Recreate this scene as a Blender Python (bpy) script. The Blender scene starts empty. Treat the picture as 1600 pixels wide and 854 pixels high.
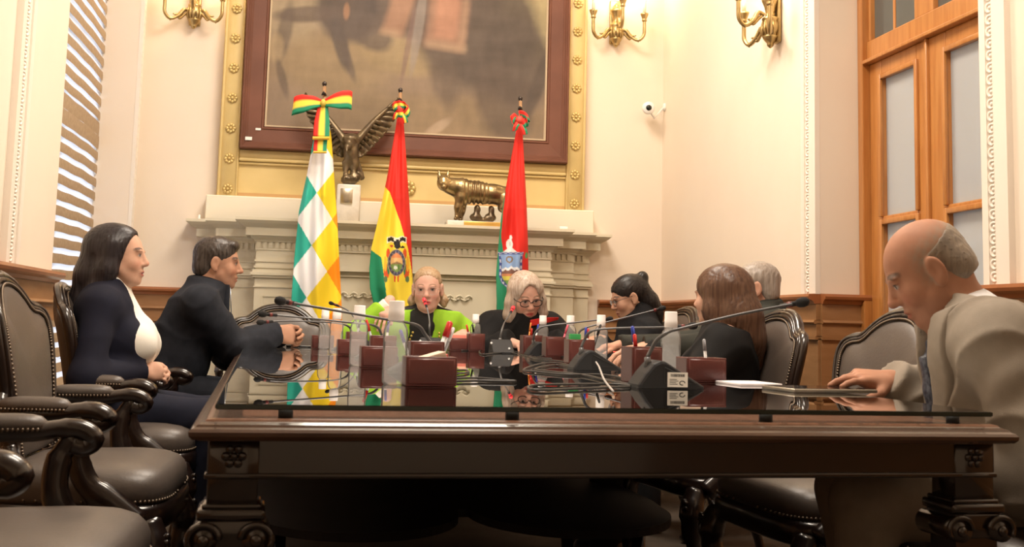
import bpy, bmesh, math, random
import numpy as np
from math import sin, cos, pi, radians, sqrt
from mathutils import Vector, Matrix
random.seed(7); np.random.seed(7)
scene = bpy.context.scene
COL = scene.collection
# ------------------------------------------------------------------ camera
F, PP, YAW, PIT, ROL, CZ = 1839., 295., radians(9.571), radians(6.53), radians(1.4505), .925
RC = (Matrix.Rotation(-YAW, 3, 'Z') @ Matrix.Rotation(pi/2+PIT, 3, 'X') @ Matrix.Rotation(ROL, 3, 'Z'))
cam_d = bpy.data.cameras.new('camera'); cam = bpy.data.objects.new('camera', cam_d); COL.objects.link(cam)
cam_d.sensor_width = 36; cam_d.lens = 36*F/1600; cam_d.shift_y = -(427-PP)/1600
cam_d.clip_start = .05; cam_d.clip_end = 100
cam_d.dof.use_dof = True; cam_d.dof.focus_distance = 5.2; cam_d.dof.aperture_fstop = 9
cam.matrix_world = Matrix.Translation((0, 0, CZ)) @ RC.to_4x4()
scene.camera = cam
CAM = Vector((0, 0, CZ))
def ray(u, v): return RC @ Vector(((u-800)/F, -(v-PP)/F, -1))
def onY(u, v, Y): d = ray(u, v); return CAM + d*(Y/d.y)
def onZ(u, v, Z): d = ray(u, v); return CAM + d*((Z-CZ)/d.z)
def onX(u, v, X): d = ray(u, v); return CAM + d*(X/d.x)
# ------------------------------------------------------------------ light
vs = scene.view_settings
vs.view_transform = 'Standard'; vs.look = 'None'; vs.exposure = 0.0; vs.gamma = 1; vs.use_curve_mapping = False
w = bpy.data.worlds.new('daylight'); scene.world = w; w.use_nodes = True
bg = w.node_tree.nodes['Background']; bg.inputs[0].default_value = (.80, .90, 1, 1); bg.inputs[1].default_value = 5.0
def area(name, loc, rot, sx, sy, power, col):
    l = bpy.data.lights.new(name, 'AREA'); l.shape = 'RECTANGLE'; l.size = sx; l.size_y = sy
    l.energy = power; l.color = col
    o = bpy.data.objects.new(name, l); o.location = loc; o.rotation_euler = rot; COL.objects.link(o)
    return o
area('ceiling_lamp_far', (.7, 6.0, 4.35), (0, 0, 0), 1.3, 1.3, 138, (1, .88, .74))
area('ceiling_lamp_near', (.7, 3.0, 4.35), (0, 0, 0), 1.3, 1.3, 150, (1, .88, .74))
# ------------------------------------------------------------------ materials
MATS = {}
def mat(name, col, rough=.5, metal=0., spec=.5, var=None, bump=None, coat=0., sheen=0., trans=0., ior=1.5, emit=None, wood=None, alpha=None, sss=0., vcol=False, stretch=None):
    if name in MATS: return MATS[name]
    m = bpy.data.materials.new(name); m.use_nodes = True; nt = m.node_tree; N = nt.nodes; L = nt.links
    b = N['Principled BSDF']
    b.inputs['Base Color'].default_value = (*col, 1); b.inputs['Roughness'].default_value = rough
    b.inputs['Metallic'].default_value = metal; b.inputs['Specular IOR Level'].default_value = spec
    b.inputs['Coat Weight'].default_value = coat; b.inputs['Coat Roughness'].default_value = .08
    b.inputs['Sheen Weight'].default_value = sheen; b.inputs['Transmission Weight'].default_value = trans
    b.inputs['IOR'].default_value = ior
    if sss: b.inputs['Subsurface Weight'].default_value = sss; b.inputs['Subsurface Radius'].default_value = (.012, .005, .003); b.inputs['Subsurface Scale'].default_value = 1.
    if emit: b.inputs['Emission Color'].default_value = (*emit[0], 1); b.inputs['Emission Strength'].default_value = emit[1]
    tc = N.new('ShaderNodeTexCoord'); src = tc.outputs['Object']
    if stretch:
        mp = N.new('ShaderNodeMapping'); mp.inputs['Scale'].default_value = stretch; L.new(src, mp.inputs[0]); src = mp.outputs[0]
    base = None
    if vcol:
        at = N.new('ShaderNodeAttribute'); at.attribute_name = 'Col'; base = at.outputs['Color']
        L.new(base, b.inputs['Base Color'])
    if var:                                    # (scale, colour 2, detail)
        nz = N.new('ShaderNodeTexNoise'); nz.inputs['Scale'].default_value = var[0]; nz.inputs['Detail'].default_value = var[2] if len(var) > 2 else 4
        L.new(src, nz.inputs['Vector'])
        rp = N.new('ShaderNodeValToRGB'); rp.color_ramp.elements[0].position = .35; rp.color_ramp.elements[1].position = .65
        rp.color_ramp.elements[0].color = (0, 0, 0, 1); rp.color_ramp.elements[1].color = (1, 1, 1, 1)
        L.new(nz.outputs['Fac'], rp.inputs[0])
        mx = N.new('ShaderNodeMix'); mx.data_type = 'RGBA'
        mx.inputs[6].default_value = (*col, 1); mx.inputs[7].default_value = (*var[1], 1)
        if vcol:
            mx.blend_type = 'MULTIPLY'; L.new(base, mx.inputs[6]); mx.inputs[0].default_value = 1
            m2 = N.new('ShaderNodeMix'); m2.data_type = 'RGBA'; m2.inputs[6].default_value = (1, 1, 1, 1); m2.inputs[7].default_value = (*var[1], 1)
            L.new(rp.outputs[0], m2.inputs[0]); L.new(m2.outputs[2], mx.inputs[7])
        else: L.new(rp.outputs[0], mx.inputs[0])
        L.new(mx.outputs[2], b.inputs['Base Color'])
    if bump:                                   # (scale, strength, distance)
        nb = N.new('ShaderNodeTexNoise'); nb.inputs['Scale'].default_value = bump[0]; nb.inputs['Detail'].default_value = 3
        L.new(src, nb.inputs['Vector'])
        bp = N.new('ShaderNodeBump'); bp.inputs['Strength'].default_value = bump[1]; bp.inputs['Distance'].default_value = bump[2]
        L.new(nb.outputs['Fac'], bp.inputs['Height']); L.new(bp.outputs[0], b.inputs['Normal'])
    MATS[name] = m
    return m
def glass_mat(name, tint, rough=.0, ior=1.5, diffuse=None):
    m = bpy.data.materials.new(name); m.use_nodes = True; nt = m.node_tree; N = nt.nodes; L = nt.links
    N.remove(N['Principled BSDF']); out = N['Material Output']
    fr = N.new('ShaderNodeFresnel'); fr.inputs[0].default_value = ior
    tr = N.new('ShaderNodeBsdfTransparent'); tr.inputs[0].default_value = (*tint, 1)
    gl = N.new('ShaderNodeBsdfGlossy'); gl.inputs['Roughness'].default_value = rough; gl.inputs[0].default_value = (1, 1, 1, 1)
    first = tr.outputs[0]
    if diffuse:                                # (colour, amount): frosted or milky glass
        tl = N.new('ShaderNodeBsdfTranslucent'); tl.inputs[0].default_value = (*diffuse[0], 1)
        df = N.new('ShaderNodeBsdfDiffuse'); df.inputs[0].default_value = (*diffuse[0], 1)
        m1 = N.new('ShaderNodeMixShader'); m1.inputs[0].default_value = .5; L.new(tl.outputs[0], m1.inputs[1]); L.new(df.outputs[0], m1.inputs[2])
        m2 = N.new('ShaderNodeMixShader'); m2.inputs[0].default_value = diffuse[1]; L.new(first, m2.inputs[1]); L.new(m1.outputs[0], m2.inputs[2]); first = m2.outputs[0]
    mx = N.new('ShaderNodeMixShader'); L.new(fr.outputs[0], mx.inputs[0]); L.new(first, mx.inputs[1]); L.new(gl.outputs[0], mx.inputs[2])
    L.new(mx.outputs[0], out.inputs[0]); MATS[name] = m
    return m
M_WALL = mat('wall_plaster', (.83, .73, .61), .75, var=(1.3, (.80, .69, .575)), bump=(30, .12, .004))
M_TRIM = mat('trim_plaster', (.84, .77, .68), .55)
M_MANTEL = mat('mantel_paint', (.72, .655, .50), .5, var=(2.2, (.69, .625, .475)))
M_PLINTH = mat('cream_paint', (.82, .75, .60), .55)
M_GOLD = mat('gold_paint', (.72, .55, .24), .42, var=(5, (.66, .50, .21)))
M_GILT = mat('gilt_relief', (.60, .44, .17), .35, metal=.35)
M_BRASS = mat('old_brass', (.52, .39, .18), .32, metal=.85, var=(22, (.40, .28, .12)))
M_WAINS = mat('wainscot_wood', (.33, .165, .068), .42, var=(6, (.28, .135, .052)), stretch=(1, 1, 5))
M_RAIL = mat('rail_wood', (.36, .13, .045), .32, var=(8, (.30, .10, .035)), coat=.3)
M_DOOR = mat('door_wood', (.52, .225, .062), .33, var=(5, (.43, .165, .04)), stretch=(8, 8, .7), coat=.35)
M_FRAME = mat('picture_frame_wood', (.17, .066, .040), .5, spec=.3, var=(4, (.13, .05, .03)), stretch=(1, 6, 1))
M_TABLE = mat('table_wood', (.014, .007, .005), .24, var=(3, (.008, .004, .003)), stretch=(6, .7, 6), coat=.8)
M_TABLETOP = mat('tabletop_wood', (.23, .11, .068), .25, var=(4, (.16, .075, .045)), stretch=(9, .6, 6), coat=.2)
M_CHAIRWOOD = mat('chair_wood', (.016, .008, .006), .28, var=(9, (.010, .005, .004)), coat=.45)
M_LEATHER = mat('chair_leather', (.088, .069, .058), .42, var=(5, (.070, .055, .046)), bump=(120, .25, .002), spec=.55)
M_FLOOR = mat('floor_carpet', (.085, .062, .042), .85, var=(9, (.06, .043, .03)))
M_CEIL = mat('ceiling_paint', (.85, .80, .72), .8)
# ------------------------------------------------------------------ mesh helpers
class MB:
    def __init__(s): s.v = []; s.f = []; s.m = []; s.s = []
    def add(s, vs_, fs, smooth=False, mi=0, M=None):
        o = len(s.v)
        for p in vs_:
            p = Vector(p); s.v.append(M @ p if M else p)
        for f in fs: s.f.append([i+o for i in f]); s.m.append(mi); s.s.append(smooth)
        return s
    def box(s, x0, x1, y0, y1, z0, z1, M=None, mi=0):
        v = [(x, y, z) for z in (z0, z1) for y in (y0, y1) for x in (x0, x1)]
        return s.add(v, [(0, 2, 3, 1), (4, 5, 7, 6), (0, 1, 5, 4), (2, 6, 7, 3), (0, 4, 6, 2), (1, 3, 7, 5)], False, mi, M)
    def rbox(s, x0, x1, y0, y1, z0, z1, r=.005, seg=2, M=None, mi=0, smooth=True):
        bm = bmesh.new(); bmesh.ops.create_cube(bm, size=1)
        for v in bm.verts: v.co = Vector((x0+(v.co.x+.5)*(x1-x0), y0+(v.co.y+.5)*(y1-y0), z0+(v.co.z+.5)*(z1-z0)))
        bmesh.ops.bevel(bm, geom=bm.edges[:], offset=r, segments=seg, profile=.5, affect='EDGES')
        bm.verts.index_update()
        s.add([v.co.copy() for v in bm.verts], [[v.index for v in f.verts] for f in bm.faces], smooth, mi, M); bm.free()
        return s
    def tube(s, pts, r, n=8, closed=False, mi=0, M=None, flat=1., up=None, caps=True):
        P = [Vector(p) for p in pts]; k = len(P)
        rr = [r]*k if not hasattr(r, '__len__') else list(r)
        T = []
        for i in range(k):
            a = P[(i-1) % k] if (closed or i > 0) else P[i]; b = P[(i+1) % k] if (closed or i < k-1) else P[i]
            T.append((b-a).normalized() if (b-a).length > 1e-9 else Vector((0, 0, 1)))
        u = Vector(up) if up else (Vector((0, 0, 1)) if abs(T[0].z) < .9 else Vector((1, 0, 0)))
        u = (u - T[0]*u.dot(T[0])).normalized(); vs_ = []
        for i in range(k):
            u = (u - T[i]*u.dot(T[i]));  u = u.normalized() if u.length > 1e-6 else Vector((1, 0, 0))
            w_ = T[i].cross(u)
            for j in range(n):
                a = 2*pi*j/n; vs_.append(P[i] + u*cos(a)*rr[i] + w_*sin(a)*rr[i]*flat)
        fs = []
        for i in range(k if closed else k-1):
            i2 = (i+1) % k
            for j in range(n): fs.append((i*n+j, i*n+(j+1) % n, i2*n+(j+1) % n, i2*n+j))
        if caps and not closed: fs += [tuple(range(n-1, -1, -1)), tuple((k-1)*n+j for j in range(n))]
        return s.add(vs_, fs, True, mi, M)
    def lathe(s, prof, n=16, M=None, mi=0, smooth=True, c=(0, 0, 0)):
        vs_ = []; c = Vector(c)
        for r, z in prof:
            for j in range(n): a = 2*pi*j/n; vs_.append(c+Vector((r*cos(a), r*sin(a), z)))
        fs = []
        for i in range(len(prof)-1):
            for j in range(n): fs.append((i*n+j, i*n+(j+1) % n, (i+1)*n+(j+1) % n, (i+1)*n+j))
        fs += [tuple(range(n-1, -1, -1)), tuple((len(prof)-1)*n+j for j in range(n))]
        return s.add(vs_, fs, smooth, mi, M)
    def sphere(s, c, r, nu=12, nv=8, M=None, mi=0):
        r = (r, r, r) if not hasattr(r, '__len__') else r; c = Vector(c)
        vs_ = [c+Vector((0, 0, -r[2]))]
        for i in range(1, nv):
            t = -pi/2+pi*i/nv
            for j in range(nu): a = 2*pi*j/nu; vs_.append(c+Vector((r[0]*cos(t)*cos(a), r[1]*cos(t)*sin(a), r[2]*sin(t))))
        vs_.append(c+Vector((0, 0, r[2]))); fs = []
        for j in range(nu): fs.append((0, 1+(j+1) % nu, 1+j))
        for i in range(nv-2):
            for j in range(nu): fs.append((1+i*nu+j, 1+i*nu+(j+1) % nu, 1+(i+1)*nu+(j+1) % nu, 1+(i+1)*nu+j))
        e = len(vs_)-1; o = 1+(nv-2)*nu
        for j in range(nu): fs.append((o+j, o+(j+1) % nu, e))
        return s.add(vs_, fs, True, mi, M)
    def prism(s, poly, h0, h1, M=None, mi=0, smooth=False):
        n = len(poly); v = [(x, y, h0) for x, y in poly]+[(x, y, h1) for x, y in poly]
        fs = [tuple(range(n-1, -1, -1)), tuple(range(n, 2*n))]+[(i, (i+1) % n, n+(i+1) % n, n+i) for i in range(n)]
        return s.add(v, fs, smooth, mi, M)
    def loft(s, rings, M=None, mi=0, smooth=True, caps=True):
        n = len(rings[0]); v = [p for r in rings for p in r]; fs = []
        for i in range(len(rings)-1):
            for j in range(n): fs.append((i*n+j, i*n+(j+1) % n, (i+1)*n+(j+1) % n, (i+1)*n+j))
        if caps: fs += [tuple(range(n-1, -1, -1)), tuple((len(rings)-1)*n+j for j in range(n))]
        return s.add(v, fs, smooth, mi, M)
    def grid(s, fn, nu, nv, M=None, mi=0, smooth=True):
        v = [fn(i/nu, j/nv) for j in range(nv+1) for i in range(nu+1)]
        fs = [(j*(nu+1)+i, j*(nu+1)+i+1, (j+1)*(nu+1)+i+1, (j+1)*(nu+1)+i) for j in range(nv) for i in range(nu)]
        return s.add(v, fs, smooth, mi, M)
WM = {}
def props(o, label=None, cat=None, group=None, kind=None):
    if label: o['label'] = label
    if cat: o['category'] = cat
    if group: o['group'] = group
    if kind: o['kind'] = kind
    return o
def thing(name, label, cat, loc=(0, 0, 0), rz=0., group=None, kind=None):
    o = bpy.data.objects.new(name, None); COL.objects.link(o); o.empty_display_size = .1
    o.location = loc; o.rotation_euler = (0, 0, rz)
    WM[o] = Matrix.Translation(loc) @ Matrix.Rotation(rz, 4, 'Z')
    return props(o, label, cat, group, kind)
def mk(name, me, mats, parent):
    o = bpy.data.objects.new(name, me); COL.objects.link(o)
    for m in (mats if isinstance(mats, (list, tuple)) else [mats]): me.materials.append(m)
    if parent is not None: o.parent = parent
    WM[o] = WM.get(parent, Matrix.Identity(4))
    return o
def obj(name, mb, mats, parent=None, world=False, label=None, cat=None, group=None, kind=None):
    vs_ = mb.v
    if world and parent is not None:
        Mi = WM[parent].inverted(); vs_ = [Mi @ p for p in vs_]
    me = bpy.data.meshes.new(name); me.from_pydata([tuple(p) for p in vs_], [], mb.f)
    me.polygons.foreach_set('use_smooth', mb.s); me.polygons.foreach_set('material_index', mb.m)
    o = mk(name, me, mats, parent)
    return props(o, label, cat, group, kind)
def inst(name, src, parent, M):                 # another piece sharing src's mesh
    o = bpy.data.objects.new(name, src.data); COL.objects.link(o); o.parent = parent; o.matrix_local = M
    WM[o] = WM.get(parent, Matrix.Identity(4)) @ M
    return o
def copy_tree(o, loc, rz, label=None, parent=None):
    c = o.copy(); COL.objects.link(c)
    if parent is None:
        c.location = loc; c.rotation_euler = (0, 0, rz); WM[c] = Matrix.Translation(loc) @ Matrix.Rotation(rz, 4, 'Z')
        if label: c['label'] = label
    else: c.parent = parent; WM[c] = WM[parent]
    for ch in list(o.children): copy_tree(ch, None, None, None, c)
    return c
def bez(pts, n=12):                             # Catmull-Rom through the points
    P = [Vector(p) for p in pts]; P = [P[0]*2-P[1]]+P+[P[-1]*2-P[-2]]; out = []
    for i in range(1, len(P)-2):
        for k in range(n):
            t = k/n; a, b, c, d = P[i-1:i+3]
            out.append(.5*((2*b)+(c-a)*t+(2*a-5*b+4*c-d)*t*t+(3*b-a-3*c+d)*t*t*t))
    out.append(P[-2]); return out
# ------------------------------------------------------------------ sculpting with smooth unions
class SDF:
    """list of soft shapes; meshed by surface nets into ONE continuous surface"""
    def __init__(s): s.p = []
    def ell(s, c, r, k=.02, R=None, op='u'):
        r = np.array((r, r, r) if not hasattr(r, '__len__') else r, float); c = np.array(c, float)
        Rm = np.eye(3) if R is None else np.array(R, float)
        def f(P):
            q = (P-c)@Rm; a = np.linalg.norm(q/r, axis=-1); b = np.linalg.norm(q/(r*r), axis=-1)
            return np.where(a < 1e-6, -r.min(), a*(a-1)/np.maximum(b, 1e-9))
        ext = np.abs(Rm)@r; s.p.append((f, c-ext, c+ext, k, op)); return s
    def cone(s, a, b, ra, rb, k=.02, op='u', flat=None, cap=None):
        a = np.array(a, float); b = np.array(b, float); d = b-a; dd = max(d@d, 1e-12)
        def f(P):
            t = np.clip(((P-a)@d)/dd, 0, 1); q = P-a-t[..., None]*d
            if flat is not None:              # flatten along a direction: (unit vector, factor)
                fv = np.array(flat[0], float); h = q@fv; q = q+(h*(1/flat[1]-1))[..., None]*fv
            v = np.linalg.norm(q, axis=-1)-(ra+(rb-ra)*t)
            if cap is not None:               # flat end: (point fraction)
                n = d/sqrt(dd); v = np.maximum(v, (P-a)@n-cap*sqrt(dd))
            return v
        m = max(ra, rb); s.p.append((f, np.minimum(a, b)-m, np.maximum(a, b)+m, k, op)); return s
    def poly(s, pts, rs, k=.02, **kw):
        for i in range(len(pts)-1): s.cone(pts[i], pts[i+1], rs[i], rs[i+1], k, **kw)
        return s
    def rbox(s, c, h, r, k=.01, R=None, op='u'):
        c = np.array(c, float); h = np.array(h, float); Rm = np.eye(3) if R is None else np.array(R, float)
        def f(P):
            q = np.abs((P-c)@Rm)-(h-r); return np.linalg.norm(np.maximum(q, 0), axis=-1)+np.minimum(q.max(-1), 0)-r
        ext = np.abs(Rm)@h; s.p.append((f, c-ext, c+ext, k, op)); return s
    def half(s, pt, n, k=.005):               # keep only the side the normal points away from
        pt = np.array(pt, float); n = np.array(n, float); n /= np.linalg.norm(n)
        s.p.append((lambda P: (P-pt)@n, None, None, k, 'i')); return s
    def fn(s, f, lo, hi, k=.01, op='u'): s.p.append((f, np.array(lo, float), np.array(hi, float), k, op)); return s
    def mesh(s, cell, off=0., disp=None, fine=None, fcell=.004):
        us = [p for p in s.p if p[4] == 'u']
        lo = np.min([p[1] for p in us], 0)-off-3*cell; hi = np.max([p[2] for p in us], 0)+off+3*cell; ax = []
        for i in range(3):                    # finer steps where the fine boxes (head, hands) lie
            a = [lo[i]]
            while a[-1] < hi[i]: a.append(a[-1]+(fcell if fine and any(b[0][i] <= a[-1] <= b[1][i] for b in fine) else cell))
            ax.append(np.array(a, np.float32))
        n = [len(a) for a in ax]; G = np.full(n, .3, np.float32)
        for f, l, h, k, op in s.p:
            if l is None: sl = tuple(slice(0, n[i]) for i in range(3))
            else:
                mg = off+max(k, .004)+3*cell
                sl = tuple(slice(int(np.searchsorted(ax[i], l[i]-mg)), int(np.searchsorted(ax[i], h[i]+mg))) for i in range(3))
                if any(q.stop-q.start < 1 for q in sl): continue
            P = np.stack(np.meshgrid(*[ax[i][sl[i]] for i in range(3)], indexing='ij'), -1)
            d = f(P).astype(np.float32); g = G[sl]
            if op == 'u':
                d = d-off; hh = np.clip(.5+.5*(g-d)/k, 0, 1); G[sl] = g*(1-hh)+d*hh-k*hh*(1-hh)
            elif op == 's':
                d = -d; hh = np.clip(.5-.5*(g-d)/k, 0, 1); G[sl] = g*(1-hh)+d*hh+k*hh*(1-hh)
            else:
                hh = np.clip(.5-.5*(g-d)/k, 0, 1); G[sl] = g*(1-hh)+d*hh+k*hh*(1-hh)
        if disp is not None:
            near = np.abs(G) < .03; ii = np.nonzero(near); P = np.stack([ax[i][ii[i]] for i in range(3)], -1); G[near] += disp(P).astype(np.float32)
        V, Fq = surfnet(G); return np.stack([np.interp(V[:, i], np.arange(n[i]), ax[i]) for i in range(3)], 1), Fq
def surfnet(G):
    S = G < 0; n = S.shape
    c = np.zeros([q-1 for q in n], np.int8)
    for dx in (0, 1):
        for dy in (0, 1):
            for dz in (0, 1): c += S[dx:n[0]-1+dx, dy:n[1]-1+dy, dz:n[2]-1+dz]
    I = np.nonzero((c > 0) & (c < 8)); N = len(I[0]); ID = np.full(c.shape, -1, np.int32); ID[I] = np.arange(N)
    crn = [(a, b, d) for a in (0, 1) for b in (0, 1) for d in (0, 1)]
    val = np.stack([G[I[0]+a, I[1]+b, I[2]+d] for a, b, d in crn], 1)
    acc = np.zeros((N, 3)); cnt = np.zeros(N)
    for i, p in enumerate(crn):
        for j, q in enumerate(crn):
            if j > i and sum(abs(p[t]-q[t]) for t in range(3)) == 1:
                m = (val[:, i] < 0) != (val[:, j] < 0); t = val[:, i]/np.where(m, val[:, i]-val[:, j], 1)
                pos = np.array(p)+t[:, None]*(np.array(q)-np.array(p)); acc += np.where(m[:, None], pos, 0); cnt += m
    V = np.stack(I, 1)+acc/cnt[:, None]
    Fq = []
    for ax in range(3):
        o1, o2 = [(1, 2), (2, 0), (0, 1)][ax]
        s0 = [slice(None)]*3; s1 = [slice(None)]*3; s0[ax] = slice(0, n[ax]-1); s1[ax] = slice(1, n[ax])
        A, B = S[tuple(s0)], S[tuple(s1)]; E = np.nonzero(A != B); E = np.stack(E, 1)
        E = E[(E[:, o1] > 0) & (E[:, o2] > 0) & (E[:, o1] < n[o1]-1) & (E[:, o2] < n[o2]-1)]
        fl = A[tuple(E.T)]; q = []
        for (a, b) in ((-1, -1), (0, -1), (0, 0), (-1, 0)):
            e = E.copy(); e[:, o1] += a; e[:, o2] += b; q.append(ID[tuple(e.T)])
        q = np.stack(q, 1); q[~fl] = q[~fl][:, ::-1]; Fq.append(q)
    return V, np.concatenate(Fq)
def soft(name, VF, mats, parent=None, col=None, label=None, cat=None, smooth_it=1, world=False):
    V, Fq = VF
    for _ in range(smooth_it):                 # light relaxation
        e = np.concatenate([Fq[:, [0, 1]], Fq[:, [1, 2]], Fq[:, [2, 3]], Fq[:, [3, 0]]]); acc = np.zeros_like(V); cnt = np.zeros(len(V))
        for i in range(3): acc[:, i] = np.bincount(e[:, 0], V[e[:, 1], i], len(V))+np.bincount(e[:, 1], V[e[:, 0], i], len(V))
        cnt = np.bincount(e[:, 0], minlength=len(V))+np.bincount(e[:, 1], minlength=len(V)); V = .5*V+.5*acc/np.maximum(cnt, 1)[:, None]
    C_ = col(V) if col is not None else None
    if world and parent is not None:
        Mi = np.array(WM[parent].inverted()); V = V@Mi[:3, :3].T+Mi[:3, 3]
    me = bpy.data.meshes.new(name); me.vertices.add(len(V)); me.vertices.foreach_set('co', V.reshape(-1))
    me.loops.add(len(Fq)*4); me.loops.foreach_set('vertex_index', Fq.reshape(-1)); me.polygons.add(len(Fq)); me.polygons.foreach_set('loop_start', np.arange(0, len(Fq)*4, 4))
    me.update(calc_edges=True); me.polygons.foreach_set('use_smooth', np.ones(len(Fq), bool))
    if C_ is not None:
        ca = me.color_attributes.new('Col', 'FLOAT_COLOR', 'POINT'); ca.data.foreach_set('color', np.concatenate([C_, np.ones((len(V), 1))], 1).reshape(-1))
    o = mk(name, me, mats, parent); return props(o, label, cat)
def colgrid(name, P, C_, m, parent, world=True, thick=.002):     # cloth sheet from an array of points (rows, cols, 3) with colours
    nr, nc = P.shape[:2]; V = P.reshape(-1, 3)
    if world: Mi = np.array(WM[parent].inverted()); V = V@Mi[:3, :3].T+Mi[:3, 3]
    idx = np.arange(nr*nc).reshape(nr, nc); ff = np.stack([idx[:-1, :-1], idx[:-1, 1:], idx[1:, 1:], idx[1:, :-1]], -1).reshape(-1, 4)
    me = bpy.data.meshes.new(name); me.from_pydata(V.tolist(), [], ff.tolist()); me.polygons.foreach_set('use_smooth', [True]*len(ff))
    ca = me.color_attributes.new('Col', 'FLOAT_COLOR', 'POINT'); ca.data.foreach_set('color', np.concatenate([C_, np.ones_like(C_[..., :1])], -1).reshape(-1))
    o = mk(name, me, m, parent)
    if thick: sm = o.modifiers.new('thickness', 'SOLIDIFY'); sm.thickness = thick
    return o
# ================================================================== the room
XL, XR, YB, YF, ZC = -1.2, 2.49, 8.2, -2.6, 4.4
WY0, WY1, WZ0, WZ1 = 5.82, 8.02, .45, 3.5          # window opening in the left wall
DY0, DY1, DZ1 = 4.03, 5.51, 3.6                    # door opening in the right wall
DX = 2.78
def struct(name, mb, m, label=None): return obj(name, mb, m, kind='structure', label=label)
struct('floor', MB().box(XL-.4, XR+.6, YF, YB+.2, -.1, 0), M_FLOOR, 'dark brown carpeted floor under the table')
struct('ceiling', MB().box(XL-.4, XR+.6, YF, YB+.2, ZC, ZC+.1), M_CEIL, 'cream ceiling')
struct('wall_back', MB().box(XL-.4, XR+.6, YB, YB+.15, 0, ZC), M_WALL, 'cream plaster wall behind the fireplace')
struct('wall_front', MB().box(XL-.4, XR+.6, YF-.15, YF, 0, ZC), M_WALL, 'cream plaster wall behind the viewer')
m = MB(); m.box(XL-.3, XL, YF, WY0, 0, ZC); m.box(XL-.3, XL, WY1, YB, 0, ZC); m.box(XL-.3, XL, WY0, WY1, 0, WZ0); m.box(XL-.3, XL, WY0, WY1, WZ1, ZC)
struct('wall_left', m, M_WALL, 'cream plaster wall with the blind-covered window')
m = MB(); m.box(XR, XR+.45, YF, DY0, 0, ZC); m.box(XR, XR+.45, DY1, YB, 0, ZC); m.box(XR, XR+.45, DY0, DY1, DZ1, ZC)
struct('wall_right', m, M_WALL, 'cream plaster wall with the tall wooden door')
# beaded plaster strips beside the openings
bead_src = None
def bead_trim(n, x, sgn, y0, y1, yb, z0, label):
    global bead_src
    t = thing('trim_%d' % n, label, None, (x, (y0+y1)/2, z0), 0, kind='structure')
    s = sgn
    def bx(a, b, d):  return MB().box(min(0, s*d), max(0, s*d), a-(y0+y1)/2, b-(y0+y1)/2, 0, 3.55-z0)
    obj('strip', bx(y0, y1, .014), M_TRIM, t)
    obj('moulding', bx(y0-.002, y0+(y1-y0)*.22, .026), M_TRIM, t)
    obj('moulding', bx(y1-(y1-y0)*.22, y1+.002, .022), M_TRIM, t)
    if bead_src is None:
        b = MB()
        pts = [(0, .016*cos(a), .017*sin(a)) for a in np.linspace(-2.2, 2.2, 9)]
        b.tube(pts, [.003, .006, .007, .008, .008, .008, .007, .006, .003], 6); b.sphere((0, -.003, 0), (.008, .007, .009), 6, 4)
    for k in range(int((3.45-z0)/.046)):
        M = Matrix.Translation((s*.014, yb-(y0+y1)/2, .03+k*.046))
        if bead_src is None: o = obj('bead', b, M_TRIM, t); o.matrix_local = M; bead_src = o
        else: inst('bead', bead_src, t, M)
bead_trim(1, XL, 1, 4.86, 5.09, 4.97, 1.11, 'beaded white plaster strip on the left wall before the window')
bead_trim(2, XL, 1, 8.02, 8.13, 8.075, 1.11, 'beaded white plaster strip beside the back left corner')
bead_trim(3, XR, -1, 5.51, 5.69, 5.62, 1.11, 'beaded white plaster strip on the far side of the door')
bead_trim(4, XR, -1, 3.86, 4.03, 3.97, 1.11, 'beaded white plaster strip on the near side of the door')
# wainscot: cap, boards and plinth along each wall
def wainscot(n, a, b, nrm, label, ends=0):
    a = Vector(a); b = Vector(b); d = (b-a); L_ = d.length; d.normalize(); nn = Vector(nrm)
    M = Matrix(((d.x, nn.x, 0, a.x), (d.y, nn.y, 0, a.y), (0, 0, 1, 0), (0, 0, 0, 1)))
    t = thing('trim_%d' % n, label, None, tuple(a), 0, kind='structure')
    def part(name, prof, m_):
        q = MB(); e = ends
        q.loft([[(-e*p[0], p[0], p[1]) for p in prof], [(L_+e*p[0], p[0], p[1]) for p in prof]], M, 0, False); obj(name, q, m_, t, True)
    part('rail_cap', [(0, 1.06), (.03, 1.06), (.038, 1.075), (.058, 1.085), (.062, 1.097), (.058, 1.11), (0, 1.112)], M_RAIL)
    part('frieze_board', [(0, .98), (.022, .98), (.022, 1.062), (0, 1.062)], M_WAINS)
    part('bead_moulding', [(0, .962), (.03, .962), (.036, .97), (.03, .982), (0, .982)], M_WAINS)
    part('lower_frieze', [(0, .90), (.02, .90), (.02, .965), (0, .965)], M_WAINS)
    part('panel_moulding', [(0, .885), (.026, .885), (.026, .903), (0, .903)], M_WAINS)
    part('panel', [(0, .18), (.012, .18), (.012, .89), (0, .89)], M_WAINS)
    part('plinth', [(0, 0), (.03, 0), (.03, .16), (.018, .18), (0, .18)], M_WAINS)
wainscot(5, (XL, YF, 0), (XL, WY0+.02, 0), (1, 0, 0), 'brown wooden wainscot along the left wall')
wainscot(6, (XL, YB, 0), (-.82, YB, 0), (0, -1, 0), 'brown wooden wainscot left of the fireplace')
wainscot(7, (2.02, YB, 0), (XR, YB, 0), (0, -1, 0), 'brown wooden wainscot right of the fireplace')
wainscot(8, (XR, YB, 0), (XR, DY1, 0), (-1, 0, 0), 'brown wooden wainscot between the back corner and the door')
wainscot(9, (XR, DY1, 0), (DX, DY1, 0), (0, -1, 0), 'brown wooden wainscot inside the door reveal')
wainscot(10, (XR, DY0, 0), (XR, YF, 0), (-1, 0, 0), 'brown wooden wainscot on the near side of the door')
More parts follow.
